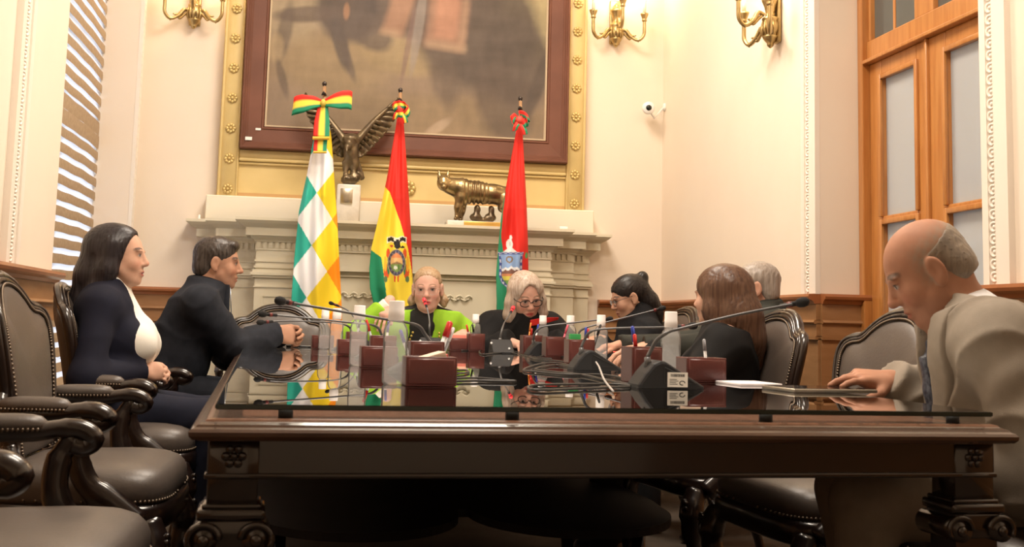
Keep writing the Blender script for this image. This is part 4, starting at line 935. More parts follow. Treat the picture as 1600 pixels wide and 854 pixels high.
penR2 = lbox('pen_box', 908, 4.62, .108, .094, .07, 'oxblood leather pen box behind the second microphone base', gB, .06)
penR3 = lbox('pen_box', 867, 5.45, .095, .094, .07, 'oxblood leather pen box holding a single pinkish pen', gB, .06)
penR4 = lbox('pen_box', 831, 5.95, .10, .094, .07, 'oxblood leather pen box with an orange pencil by the dark-robed woman', gB, .06)
memoF = lbox('memo_box', 716, 6.30, .10, .066, .085, 'low leather box with a pink paper block before the lime-jacketed woman', gA)
penF = lbox('pen_box', 744, 6.30, .088, .092, .07, 'tall leather pen box next to the pink paper block at the far end', gB)
def pen(box, dx, dy, lean, az, L_, cols, label, r=.0045, name='pen', cat='pen'):
    base = WM[box] @ Vector((dx, dy, .007)); d = Vector((sin(lean)*cos(az), sin(lean)*sin(az), cos(lean)))
    t = thing(name, label, cat, tuple(base)); f0 = Vector((0, 0, .002))
    q = MB(); q.tube([f0, f0+d*L_*.72], r, 10); obj('barrel', q, cols[0], t)
    q = MB(); q.tube([f0+d*L_*.70, f0+d*L_*.97, f0+d*L_], [r*1.18, r*1.1, r*.5], 10); obj('pen_cap', q, cols[1], t)
    q = MB(); q.tube([f0+d*L_*.96+Vector((0, -r*1.3, 0)), f0+d*L_*.72+Vector((0, -r*1.5, 0))], r*.3, 5); obj('clip', q, cols[1], t)
P_ = lambda n, c: mat('ink_'+n, c, .35)
cRED, cBLU, cWHT, cBLK, cORG, cGRY, cPNK, cGRN = P_('red', (.62, .03, .025), ), P_('blue', (.03, .06, .42)), P_('white', (.80, .80, .82)), P_('black', (.015, .015, .015)), P_('orange', (.75, .22, .03)), P_('grey', (.35, .36, .40)), P_('pink', (.70, .10, .16)), P_('green', (.04, .35, .10))
pen(penL, .022, 0, .30, .1, .150, (cWHT, cRED), 'thick white marker with a red tip in the nearest left pen box', .008, 'marker', 'marker')
pen(penL, .030, .01, .36, .1, .135, (cGRY, cWHT), 'slim grey pen leaning beside the red-tipped marker', .005)
pen(penL, -.03, 0, .35, pi, .125, (cWHT, cBLU), 'blue-capped pen at the left side of the nearest left pen box')
pen(penL2, -.02, 0, .3, pi, .15, (cGRY, cRED), 'red-capped pen behind the second left bottle')
pen(penL2, .01, .01, .15, 1, .14, (cWHT, cBLU), 'blue-capped pen beside the red one behind the second left bottle')
pen(penL3, -.01, 0, .2, .4, .15, (cGRY, cBLK), 'black pen in the far left pen box')
pen(penR, -.005, 0, .16, pi, .145, (cWHT, cBLU), 'blue-capped pen in the pen box by the nearest right bottle', .005)
pen(penR, -.016, -.012, .10, pi, .122, (cGRY, cRED), 'red-capped pen in the pen box by the nearest right bottle', .005)
pen(memoR, .020, 0, .10, pi, .112, (cWHT, cGRY), 'silvery white pen standing in the low box by the brown-haired woman', .0045)
pen(penR2, .02, 0, .05, 0, .135, (cWHT, cBLU), 'blue-capped pen behind the green eraser'); pen(penR2, .033, .01, .05, 0, .13, (cWHT, cRED), 'red-capped pen behind the green eraser'); pen(penR2, .044, 0, .30, .1, .155, (cBLK, cBLK), 'black pen leaning against the bottle left of the red book')
pen(penR3, .025, 0, .30, .1, .15, (cPNK, cPNK), 'pink pen leaning to the right in the single-pen box')
pen(penR4, -.02, 0, .12, .2, .15, (cORG, cORG), 'orange pencil pointing up before the dark-robed woman', .004, 'pencil', 'pencil'); pen(penR4, .012, 0, .18, .1, .145, (cWHT, cBLU), 'blue and white pen beside the orange pencil'); pen(penR4, .0, .01, .05, .1, .12, (cRED, cRED), 'short red pen between orange pencil and blue pen')
pen(penF, -.02, 0, .25, pi, .135, (cGRY, cRED), 'red-capped pen in the far end pen box'); pen(penF, .0, 0, .15, pi, .135, (cBLK, cBLK), 'black pen in the far end pen box')
def block(name, box, off, size, rx, m_, label, cat):
    p = WM[box] @ Vector(off); t = obj(name, MB().rbox(-size[0]/2, size[0]/2, -size[1]/2, size[1]/2, 0, size[2], .001, 1, smooth=False), m_, None, label=label, cat=cat); t.location = p; t.rotation_euler = (rx[0], rx[1], TY+rx[2]); WM[t] = Matrix.Translation(p); return t
block('paper_block', memoL, (.012, -.004, .0405), (.056, .056, .034), (0, -.28, .15), mat('note_paper', (.80, .62, .50), .8), 'cream paper block tilted in the nearest low leather box', 'paper')
block('pink_notes', memoL, (.028, .004, .060), (.026, .05, .012), (0, -.28, .15), mat('pink_paper', (.78, .20, .18), .8), 'pink paper slips on the tilted cream block', 'paper')
block('paper_block', memoF, (0, 0, .0052), (.084, .07, .078), (0, 0, 0), mat('salmon_paper', (.82, .26, .20), .8), 'salmon paper block in the far low leather box', 'paper')
block('eraser', penR2, (-.02, 0, .0052), (.045, .02, .110), (0, 0, 0), cGRN, 'green block with black top in the pen box behind the microphone', 'eraser')
# gooseneck microphones
M_MICB = mat('mic_base_plastic', (.016, .0165, .019), .6, spec=.3, bump=(300, .1, .001)); M_MICN = mat('mic_neck', (.11, .11, .115), .35, metal=.3); M_FOAM = mat('mic_foam', (.012, .012, .013), .95, bump=(400, .6, .002))
M_REDL = mat('mic_ring', (.14, .02, .02), .4); M_REDON = mat('mic_ring_lit', (.8, .02, .03), .4, emit=((1, .02, .04), .6))
def mic(label, bu, bY, face, neck, nY, head=1., lit=False, sticker=False, dot=False, basez=None):
    p = onY(bu, 560, bY); t = thing('gooseneck_microphone', label, 'microphone', (p.x, bY, Zt), 0, group='gooseneck microphones on the table')
    M = Matrix.Rotation(face, 4, 'Z')                 # local +x is the sloping end
    prof = [(-.085, 0), (.085, 0), (.085, .006), (-.015, .066), (-.028, .068), (-.045, .060), (-.066, .036), (-.085, .008)]
    q = MB(); rings = []
    for y, s_ in ((-.055, .90), (-.052, .97), (-.046, 1.), (.046, 1.), (.052, .97), (.055, .90)): rings.append([M @ Vector((x*(.5+.5*s_) if 0 else x*s_, y, z*s_)) for x, z in prof])
    q.loft(rings, smooth=False); obj('mic_base', q, M_MICB, t)
    q = MB(); q.tube([M @ Vector((-.045, 0, .05)), M @ Vector((-.048, 0, .075))], [.011, .008], 10); obj('collar', q, M_MICN, t)
    q = MB()
    for x0, x1, z0, z1 in ((-.02, .06, .012, .014), (-.02, -.018, .012, .05)): q.box(x0, x1, -.0565, -.0545, z0, z1, M)
    q.tube([M @ Vector((-.019, -.0555, .052)), M @ Vector((.062, -.0555, .013))], .0012, 4); obj('side_groove', q, M_RUB, t)
    s0 = M @ Vector((-.048, 0, .075))+Vector((p.x, bY, Zt))
    pts = [s0]+[onY(u, v, nY[0]+(nY[1]-nY[0])*i/(len(neck)-1)) for i, (u, v) in enumerate(neck)]
    c = bez(pts, 6); n_ = len(c); q = MB(); q.tube(c, [.0052]*int(n_*.4)+[.0038]*(n_-int(n_*.4)), 8); obj('gooseneck', q, M_MICN, t, True)
    e = c[-1]; d = (c[-1]-c[-3]).normalized(); q = MB(); q.tube([e-d*.05, e-d*.004], [.006, .0066], 10); obj('capsule', q, M_MICB, t, True)
    q = MB(); q.tube([e-d*.03, e-d*.018], .0075, 10); obj('light_ring', q, M_REDON if lit else M_REDL, t, True)
    q = MB(); q.tube([e-d*.006, e+d*.0, e+d*.012*head, e+d*.022*head, e+d*.028*head], [.008, .0115*head, .013*head, .0105*head, .004], 12); obj('foam_head', q, M_REDON if lit else M_FOAM, t, True)
    if sticker:
        q = MB(); q.box(-.012, .04, -.0572, -.0566, .004, .040, M); st_ = obj('sticker', q, MATS['paper_white'], t)
        q = MB(); r_ = random.Random(2); x = -.004
        while x < .032: w_ = r_.choice((.0008, .0012, .002)); q.box(x, x+w_, -.0577, -.0573, .029, .036, M); x += w_+.0011
        for z, x1 in ((.022, .012), (.018, .016), (.014, .010), (.010, .014)): q.box(-.007, x1, -.0577, -.0573, z, z+.0015, M)
        q.tube([M @ Vector((.026+.007*cos(a), -.0574, .014+.005*sin(a))) for a in np.linspace(0, 5, 9)], .0012, 4); obj('print', q, cBLK, st_)
    if dot: q = MB(); q.sphere(M @ Vector((.03, -.057, .05)), (.006, .002, .006), 10, 6); q.sphere(M @ Vector((.062, .03, .024)), (.006, .006, .006), 8, 6); obj('button', q, cWHT, t)
    return t
mic('nearest gooseneck microphone on the right with a white barcode sticker', 1040, 2.90, 0., [(1018, 545), (1027, 530), (1046, 518), (1066, 512.5), (1150, 492), (1232, 476), (1248, 473)], (2.90, 2.84), sticker=True)
mic('gooseneck microphone left of the red book with its thin neck lying almost level', 929, 3.98, 0., [(913, 531), (921, 519), (940, 514), (980, 512), (1033, 511), (1078, 509)], (3.98, 3.9))
mic('gooseneck microphone between the pen boxes in the middle right', 848, 5.62, 0., [(836, 520), (845, 511.5), (860, 508), (890, 504.5), (930, 500), (950, 498)], (5.55, 5.5), .9)
mic('gooseneck microphone pointing up toward the woman with the bun', 921, 5.25, 0., [(905, 519), (915, 512), (932, 507), (980, 495), (1020, 485), (1032, 482)], (5.25, 5.2), .9)
mic('gooseneck microphone with a lit red head before the dark-robed woman', 783, 6.0, -HP, [(784, 516), (788, 504), (795, 493), (801, 482)], (6.05, 6.25), .85, lit=True, dot=True)
mic('gooseneck microphone with a lit red head before the lime-jacketed woman', 672, 6.15, -HP, [(671, 512), (671, 500), (668, 484), (663.5, 470)], (6.15, 6.3), .85, lit=True, dot=True)
mic('longest gooseneck microphone of the left row, reaching over the nearest bottle', 652, 3.5, pi, [(664, 522), (655, 510), (638, 504), (600, 498), (520, 484), (462, 474), (442, 470.5)], (3.5, 3.35))
mic('middle gooseneck microphone of the left row', 588, 4.7, pi, [(597, 523), (591, 512), (578, 506.5), (550, 504), (490, 497.5), (440, 493), (414, 490.5)], (4.7, 4.5))
mic('lowest gooseneck microphone of the left row beside the clasped hands', 545, 5.75, pi, [(550, 518), (545, 510), (530, 505), (500, 502.5), (450, 501), (410, 503)], (5.75, 5.5))
mic('short gooseneck microphone rising behind the far left bottles', 556, 6.35, pi, [(560, 515), (556, 500), (545, 486), (532, 479), (519, 474)], (6.35, 6.5), .8)
# cables lying on the glass
M_CAB = mat('cable_black', (.018, .017, .017), .45); M_CABW = mat('cable_grey', (.45, .43, .43), .4)
def cable(pts, label, r=.0032, m_=None):
    c = bez([onZ(u, v, Zt+r+.0004)+Vector((0, 0, dz)) for u, v, dz in [(a+(0.,))[:3] for a in pts]], 7)
    obj('cable', MB().tube(c, r, 7), m_ or M_CAB, None, label=label, cat='cable', group='black cables on the table')
cable([(893, 571), (874, 567), (853, 567), (832, 571), (818, 578), (845, 581), (888, 585), (940, 585), (985, 592)], 'black cable looping left from the second microphone base')
cable([(900, 574), (870, 570), (845, 573), (838, 577), (870, 581), (915, 586), (958, 596), (984, 600)], 'inner black cable loop beside the second microphone base')
cable([(985, 602), (960, 600), (900, 600), (840, 601), (825, 605), (840, 609), (900, 607), (984, 604)], 'long flat black cable loop nearest to the front edge on the right')
cable([(931, 583, .035), (936, 590, .03), (944, 599, .01), (958, 611)], 'thin grey cable with a pale tip in front of the second microphone', .0026, M_CABW)
cable([(721, 547), (745, 546), (770, 543), (790, 546), (812, 550), (840, 553)], 'thin cable running from the far low box toward the dark-robed woman')
cable([(760, 545), (749, 548), (754, 553), (775, 551), (800, 551), (835, 558), (862, 560)], 'curled black cable in front of the dark-robed woman\'s microphone')
cable([(841, 553), (828, 556), (835, 560), (855, 562), (886, 565), (905, 568)], 'black cable loops piled between the two right pen boxes')
cable([(843, 557), (850, 555.5), (870, 556), (884, 557)], 'short black cable at the foot of the single-pen box')
cable([(713, 578), (728, 578), (732, 581), (714, 584)], 'small black cable loop behind the nearest low leather box')
cable([(712, 591), (740, 590), (770, 592), (806, 595)], 'doubled black cable end right of the nearest low leather box')
cable([(712, 595), (745, 594.5), (775, 595), (805, 595.5)], 'straight black cable beside the doubled cable end')
# books, papers and devices
p = onZ(958, 561, Zt); bk_ = thing('red_book', 'thick red book lying between the middle bottle and the pen box', 'book', tuple(p), -.25)
q = MB(); q.rbox(0, .16, 0, .22, .0, .003, .001, 1); q.rbox(0, .16, 0, .22, .030, .033, .001, 1); q.rbox(.156, .16, 0, .22, .001, .032, .001, 1); obj('cover', q, mat('book_red', (.62, .02, .02), .35), bk_)
obj('pages', MB().box(.002, .156, .004, .216, .003, .030), mat('page_paper', (.75, .70, .62), .8), bk_)
p = onZ(1157, 602, Zt); obj('notepad', MB().rbox(0, .125, 0, .16, 0, .006, .001, 1), mat('pad_paper', (.88, .84, .88), .7), None, label='white notepad lying left of the dark tablet', cat='notepad')
o = bpy.data.objects['notepad']; o.location = p; o.rotation_euler = (0, 0, .1)
p = onZ(1241, 613, Zt); tb_ = thing('tablet', 'dark tablet with a metal rim under the beige-suited man\'s hand', 'tablet', tuple(p), .12)
obj('case', MB().rbox(0, .235, 0, .165, 0, .009, .003, 2), mat('tablet_metal', (.36, .33, .28), .3, metal=.8), tb_); obj('screen', MB().box(.006, .229, .006, .159, .009, .0098), mat('screen_glass', (.012, .012, .014), .06), tb_)
p = onZ(447, 541.5, Zt); obj('phone', MB().rbox(0, .15, -.035, .04, 0, .009, .003, 2), mat('phone_black', (.012, .012, .013), .15), None, label='black phone on the table under the clasped hands', cat='phone'); bpy.data.objects['phone'].location = p
p = onZ(806, 549, Zt); obj('paper_sheet', MB().box(-.02, .12, 0, .2, 0, .002), MATS['page_paper'], None, label='white sheet under the hand of the dark-robed woman', cat='paper'); bpy.data.objects['paper_sheet'].location = p
# ================================================================== people
def nrm(v): v = np.array(v, float); return v/np.linalg.norm(v)
def rotm(yaw, pitch, roll=0.):                  # columns: right, forward, up; pitch > 0 looks down
    return np.array(Matrix.Rotation(yaw, 3, 'Z') @ Matrix.Rotation(-pitch, 3, 'X') @ Matrix.Rotation(roll, 3, 'Y'))
M_SKIN = mat('skin', (1, 1, 1), .62, spec=.22, vcol=True, sss=.12, bump=(90, .12, .002), var=(30, (.93, .90, .88)))
M_EYEW = mat('eye_white', (.75, .72, .68), .2); M_IRIS = mat('iris', (.035, .018, .010), .1)
def cloth(name, c, rough=.85, c2=None, sheen=.0): return mat(name, c, rough, spec=.25, var=(25, c2 or tuple(x*.85 for x in c)), bump=(420, .35, .0012), sheen=sheen)
def hairmat(name, c, c2): return mat(name, c, .38, var=(16, c2, 6), bump=(30, .3, .0015), stretch=(7, 7, .35), spec=.3)
class Person:
    def __init__(s, label, hip, rz, head, hyaw, hpitch=0., hroll=0., seat=.55, sc=1., hs=1., female=False, skin=(.55, .33, .235), brow=(.05, .03, .02), lip=None, stubble=0., wear='', neckback=.035, sw=None, nz=.150, nk=1.):
        s.root = thing('person', label, 'person', (hip[0], hip[1], 0), rz); s.M = np.array(WM[s.root]); s.Mi = np.linalg.inv(s.M); s.rz = rz
        s.sc, s.hs, s.fem = sc, hs, female; s.skin = np.array(skin); s.brow = np.array(brow); s.lip = np.array(lip if lip else (skin[0]*.85, skin[1]*.58, skin[2]*.58)); s.stub = stubble
        s.H = np.array((0, 0, seat+.06)); s.hc = s.L(head); s.Rh = rotm(hyaw-rz, hpitch, hroll)
        s.nk = nk; s.N = s.hc+np.array((0, -neckback, -nz*hs)); sp = s.N-s.H; s.len = np.linalg.norm(sp); s.up = sp/s.len
        s.side = np.array((1., 0, 0)); s.fw = nrm(np.cross(s.up, s.side)); s.Rs = np.stack([s.side, s.fw, s.up], 1)
        w_ = sw or (.152 if female else .185); w_ *= sc
        s.sh = {1: s.N+s.Rs@np.array((w_, -.005, -.055*sc)), -1: s.N+s.Rs@np.array((-w_, -.005, -.055*sc))}
        s.arm = {}; s.leg = {}; s.hands = []; s.fine = [(s.hc-.145*hs, s.hc+.15*hs)]
    def L(s, p): p = np.array(list(p)); return (s.Mi[:3, :3]@p)+s.Mi[:3, 3]
    def T(s, f, x=0., y=0.): return s.H+s.up*s.len*f+s.side*x+s.fw*y          # point along the spine
    def hd(s, p): return s.hc+s.Rh@(np.array(p)*s.hs)                          # head-local point
    def limb(s, side, wrist, hint=(0, -.3, -1), a=.285, b=.25, world=True):
        W = s.L(wrist) if world else np.array(wrist, float); S_ = s.sh[side]; a *= s.sc; b *= s.sc; d = W-S_; D = np.linalg.norm(d)
        if D > (a+b)*.985: k_ = D/((a+b)*.985); a *= k_; b *= k_
        x = (a*a-b*b+D*D)/(2*D); h_ = sqrt(max(a*a-x*x, 1e-6)); u = d/D; hv = np.array(hint, float)*np.array((side, 1, 1)); hv = nrm(hv-u*(hv@u)); s.arm[side] = (S_, S_+u*x+hv*h_, W)
    def hand(s, side, fwd, palm, curl=(.5, .6, .4), spread=.12, thumb=.5, k=.0095, size=1.):
        s.hands.append((side, nrm(s.Mi[:3, :3]@np.array(fwd, float)), nrm(s.Mi[:3, :3]@np.array(palm, float)), curl, spread, thumb, size))
        W = s.arm[side][2]; d = s.hands[-1][1]; c = W+d*.09*size; s.fine.append((c-.11*size, c+.11*size))
    def legs(s, knee=((.11, .43, .53), (-.11, .43, .53)), foot=((.12, .42, .08), (-.12, .42, .08))):
        for sd, k_, f in ((1, knee[0], foot[0]), (-1, knee[1], foot[1])): s.leg[sd] = (s.H+np.array((sd*.085, .02, -.01)), np.array(k_, float), np.array(f, float))
    # ---- shape groups
    def torso(s, S_, bust=0., belly=0.):
        c = s.sc; R_ = s.Rs
        S_.ell(s.H+np.array((0, 0, .0)), (.165*c, .125*c, .115*c), .06); S_.ell(s.T(.32, 0, .01+belly*.4), (.145*c, (.112+belly)*c, .14*c), .07, R_)
        S_.ell(s.T(.68), (.155*c, .112*c, .165*c), .07, R_); a, b = s.sh[1], s.sh[-1]; m_ = (a+b)/2
        S_.cone(m_+(a-m_)*.85, m_+(b-m_)*.85, .062*c, .062*c, .05); S_.ell(s.T(.82, 0, -.02), (.15*c, .075*c, .09*c), .05, R_)
        for sd in (-1, 1): S_.cone(s.N+np.array((0, -.005, .015)), s.sh[sd]*.75+s.N*.25+np.array((0, 0, .0)), .048*c, .040*c, .05)
        if bust:
            for sd in (-1, 1): S_.ell(s.T(.56, sd*.066*c, (.02+bust*.9)*c), (.075*c, bust*c, .080*c), .04, R_)
    def arms(s, S_, r=(.052, .043, .036, .028), cap=None, k=.03):
        for sd, (A, E_, W) in s.arm.items():
            c = s.sc; S_.cone(A, E_, r[0]*c, r[1]*c, k)
            if cap is None: S_.cone(E_, W, r[2]*c*1.1, r[3]*c, k)
            else: S_.cone(E_, W, r[2]*c*1.15, r[3]*c, k, cap=cap)
    def legp(s, S_, r=(.082, .060, .052, .040), k=.04):
        for sd, (A, K_, f) in s.leg.items(): S_.cone(A, K_, r[0], r[1], k); S_.cone(K_, f, r[2], r[3], k)
    def headp(s, S_):
        h = s.hs; R_ = s.Rh; f = s.fem
        def e(p, r, k=.012, op='u', R2=None): S_.ell(s.hd(p), np.array(r)*h, k*h, R_ if R2 is None else R_@R2, op)
        e((0, -.014, .032), (.074, .094, .080), .02); e((0, .028, -.025), (.063, .066, .082), .03); e((0, .036, -.074), (.048 if not f else .043, .044, .036), .03); e((0, .070, -.097), (.023, .019, .017), .02)
        for sd in (-1, 1):
            e((sd*.040, .055, -.030), (.024, .026, .026), .02); e((sd*.030, .079, .021), (.022, .012, .0085 if not f else .006), .012)
            e((sd*.0315, .099, .002), (.0165, .013, .0098), .012, 's'); e((sd*.031, .072, .002), (.0135, .0135, .0125), .004); e((sd*.031, .0755, .0105), (.0155, .0115, .0042), .004); e((sd*.031, .0745, -.0085), (.0145, .0105, .0035), .004)
            S_.cone(s.hd((sd*.050, .02, -.058)), s.hd((sd*.030, .052, -.090)), .019*h, .016*h, .02*h)
            ra = np.array(Matrix.Rotation(sd*.35, 3, 'Z')); e((sd*.079, -.008, -.008), (.0085, .020, .033), .006, R2=ra); e((sd*.088, -.004, -.004), (.006, .010, .018), .006, 's', ra); e((sd*.077, -.002, -.036), (.007, .010, .010), .006)
            e((sd*.0125, .094, -.0325), (.0085, .0095, .0075), .006)
        S_.cone(s.hd((0, .082, .014)), s.hd((0, .106 if not f else .103, -.024)), .0085*h, .0115*h, .010*h); e((0, .107 if not f else .103, -.028), (.0125, .0125, .0105), .006)
        e((0, .086, -.060), (.024, .013, .0075), .008); e((0, .085, -.0725), (.020, .013, .0080), .008); e((0, .099, -.0662), (.021, .010, .0022), .004, 's'); e((0, .074, -.084), (.02, .012, .008), .008)
        S_.cone(s.hd((0, -.022, -.045)), s.N+np.array((0, .0, -.03)), (.050 if f else .058)*h*s.nk, (.056 if f else .066)*h*s.nk, .025)
        S_.cone(s.hd((0, .018, -.082)), s.N+np.array((0, .03, .0)), .030*h, .035*h, .03)
    def handp(s, S_):
        for side, d, n_, curl, spread, th, z in s.hands:
            W = s.arm[side][2]; t = np.cross(d, n_)*side; t = nrm(t)
            S_.cone(W-d*.03, W+d*.02, .027*z, .024*z, .02, flat=(n_, .8))
            for i, (o, ln, r_) in enumerate(((.030, .074, .0088), (.0105, .082, .0090), (-.010, .076, .0086), (-.029, .058, .0078))):
                Kn = W+(d*(.088-.006*abs(i-1))+t*o)*z; S_.cone(W+(d*.012+t*o*.55)*z, Kn, .0165*z, .0125*z, .012)
                dir_ = nrm(d+t*spread*(1.3-i)); p = Kn; ang = 0
                cu = curl[i] if hasattr(curl[0], '__len__') else curl
                for j, fr in enumerate((.46, .30, .24)):
                    ang += cu[j]; v = dir_*cos(ang)+n_*sin(ang); q_ = p+v*ln*fr*z; S_.cone(p, q_, (r_-.0006*j)*z, (r_-.0006*(j+1))*z, .004); p = q_
            b_ = W+(d*.022+t*.024)*z; v = nrm(d*.75+t*th+n_*.35); m_ = b_+v*.048*z; S_.cone(b_, m_, .016*z, .0115*z, .012); v2 = nrm(d*.95+t*th*.4+n_*.35); S_.cone(m_, m_+v2*.042*z, .0108*z, .0085*z, .006)
            S_.ell(W+(d*.05+n_*.004)*z, np.array((.038, .038, .017))*z, .015, np.stack([t, d, n_], 1))
    def colour(s, V):
        q = ((V-s.hc)@s.Rh)/s.hs; x, y, z = np.abs(q[:, 0]), q[:, 1], q[:, 2]; C_ = np.ones((len(V), 1))*s.skin
        nz = .04*np.sin(V[:, 0]*70+np.sin(V[:, 2]*50)*2)*np.sin(V[:, 1]*60); C_ = C_*(1+nz[:, None]); near = (np.linalg.norm(q, axis=1) < .17)
        def mixin(m, c, a=1.): m = np.clip(m, 0, 1)*near*a; return C_*(1-m[:, None])+np.array(c)*m[:, None]
        sf = lambda d, w_=.25: np.clip((1-d)/w_+.0, 0, 1)
        C_ = mixin(sf(np.sqrt(((x-.043)/.028)**2+((z+.035)/.026)**2), .9)*(y > .03), s.skin*np.array((1.08, .80, .80)), .55); C_ = mixin(sf(np.sqrt((x/.02)**2+((z+.028)/.018)**2), .8)*(y > .08), s.skin*np.array((1.05, .82, .80)), .5)
        if s.stub: C_ = mixin(np.clip((-.045-z)/.02, 0, 1)*(y > .0)*np.clip((.13+z)/.02, 0, 1), s.skin*np.array((.62, .62, .68)), s.stub)
        C_ = mixin(sf(np.sqrt(((x-.032)/.021)**2+((z-.001)/.0145)**2), .6)*(y > .055), s.skin*np.array((.70, .60, .60)), .6)
        C_ = mixin(sf(np.sqrt((x/.0245)**2+((z+.0665)/.0125)**2), .3)*(y > .075), s.lip); C_ = mixin(sf(np.sqrt((x/.022)**2+((z+.0662)/.0022)**2), .8)*(y > .075), s.lip*.35, .8)
        bz = .0265+.004*np.cos((x-.03)*90)-np.clip(x-.045, 0, 1)*.35; C_ = mixin(sf(np.abs(z-bz)/(.0066 if not s.fem else .0048), .5)*sf(np.abs(x-.032)/.022, .3)*(y > .05), s.brow, .9)
        ew = np.sqrt(((x-.031)/.0135)**2+((z-.002)/.0062)**2); C_ = mixin(sf(ew, .25)*(y > .07), (.40, .36, .33)); C_ = mixin(sf(np.sqrt(((x-.031)/.0068)**2+((z-.002)/.0062)**2), .3)*(y > .07), (.03, .018, .012)); C_ = mixin(sf(np.sqrt(((x-.031)/.0155)**2+((z-.0078)/.0034)**2), .5)*(y > .065), (.03, .02, .018), .9)
        return C_
    def build(s, bust=0., belly=0., cell=.012, fcell=.0042, bald=None):
        S_ = SDF(); s.torso(S_, bust, belly); s.arms(S_); s.legp(S_)
        for sd, (A, K_, f) in s.leg.items(): S_.cone(f+np.array((0, -.02, -.03)), f+np.array((0, .13, -.045)), .034, .028, .02)
        s.headp(S_); s.handp(S_); col = (lambda V: bald(s, V, s.colour(V))) if bald else s.colour
        return soft('body', S_.mesh(cell, fine=s.fine, fcell=fcell), M_SKIN, s.root, col, smooth_it=1)
    def wedge(s, S_, w_top, w_bot, f0, f1, ymin=0., k=.004, xoff=0.):        # front opening between spine fractions f0..f1
        def f(P):
            q = (P-s.H)@s.Rs; t = q[..., 2]/s.len; w_ = w_top+(w_bot-w_top)*np.clip((f1-t)/(f1-f0), 0, 1)
            return np.maximum(np.maximum(np.abs(q[..., 0]-xoff)-w_, np.maximum(ymin-q[..., 1], q[..., 1]-.24)), np.maximum(f0-t, t-f1-.5)*s.len)
        S_.fn(f, s.H-.5, s.H+np.array((.5, .6, .9)), k, 's')
    def wrinkle(s, amp=.004, seed=0):
        r = np.random.RandomState(seed); ph = r.uniform(0, 6.3, 6)
        def f(P):
            x, y, z = P[..., 0], P[..., 1], P[..., 2]; w1_ = np.sin(z*38+4*np.sin(x*9+ph[0])+3*np.sin(y*8+ph[1])); w2_ = np.sin(x*42+y*30+5*np.sin(z*11+ph[2]))
            return amp*(1.2*(.35-(1-np.abs(np.sin(z*17+x*9+2.2*np.sin(x*7+ph[0])+2*np.sin(y*9+ph[1]))))**3)+.35*w2_*np.sin(z*9+ph[3])+.3*w1_*np.sin(x*7+ph[4]))
        return f
    def top(s, m, off=.016, bust=0., belly=0., name='jacket', cuff=.93, wedge=None, collar=None, cell=.0092, amp=.004, seed=0, hem=-.06, neck=.03, armr=(.058, .050, .046, .038), extra=None, fcell=None):
        S_ = SDF(); s.torso(S_, bust, belly); s.arms(S_, armr, cuff, .035)
        if extra: extra(S_)
        if wedge: s.wedge(S_, *wedge)
        if neck is not None: S_.half(s.N+np.array((0, .0, neck))+s.up*.0, nrm(np.array((0, -.25, 1)))); 
        S_.half(s.H+np.array((0, 0, hem)), (0, 0, -1))
        return soft(name, S_.mesh(cell, off, s.wrinkle(amp, seed)), m, s.root)
    def shirt(s, m, off=.007, bust=0., belly=0., name='shirt', neckh=None, nr=.062, cell=.008, lo=.25, extra=None):
        S_ = SDF(); s.torso(S_, bust, belly)
        if extra: extra(S_)
        if neckh: S_.cone(s.N+np.array((0, .0, -.03)), s.N+(s.hd((0, -.012, -.06))-s.N)*neckh, nr, nr*.94, .02, cap=1.)
        else: S_.half(s.N+np.array((0, .02, .012)), nrm(np.array((0, .25, 1))))
        S_.half(s.T(lo), -s.up); return soft(name, S_.mesh(cell, off), m, s.root)
    def lapels(s, m, w_top, w_bot, f0, f1, wd=.05, off=.026, bust=0., belly=0., name='lapel', top=.02):
        for sd in (-1, 1):
            S_ = SDF(); s.torso(S_, bust, belly)
            def f(P, sd=sd):
                q = (P-s.H)@s.Rs; t = q[..., 2]/s.len; u = np.clip((f1-t)/(f1-f0), 0, 1); w_ = w_top+(w_bot-w_top)*u; x = q[..., 0]*sd-w_; ww = wd*np.sin(np.clip(1-u, .02, 1)*pi*.62)
                return np.maximum(np.maximum(-x, x-ww), np.maximum(np.maximum(f0-t, t-f1-.12)*s.len, -q[..., 1]-.03))
            S_.p.append((f, None, None, .003, 'i')); S_.half(s.N+np.array((0, 0, top)), nrm(np.array((0, -.3, 1)))); soft(name, S_.mesh(.007, off), m, s.root)
    def trousers(s, m, off=.010, amp=.004, r=(.086, .066, .060, .052)):
        S_ = SDF(); S_.ell(s.H, (.168*s.sc, .128*s.sc, .118*s.sc), .06); s.legp(S_, r)
        S_.half(s.H+np.array((0, 0, .09)), (0, 0, 1)); soft('trousers', S_.mesh(.011, off, s.wrinkle(amp, 5)), m, s.root)
        for sd, (A, K_, f) in s.leg.items():
            S_ = SDF(); S_.cone(f+np.array((0, -.03, -.045)), f+np.array((0, .15, -.05)), .036, .030, .02); S_.cone(f+np.array((0, -.02, .0)), f+np.array((0, .03, -.04)), .042, .04, .02); S_.half(f+np.array((0, 0, -.078)), (0, 0, -1)); soft('shoe', S_.mesh(.009, .004), mat('shoe_black', (.015, .013, .012), .3), s.root)
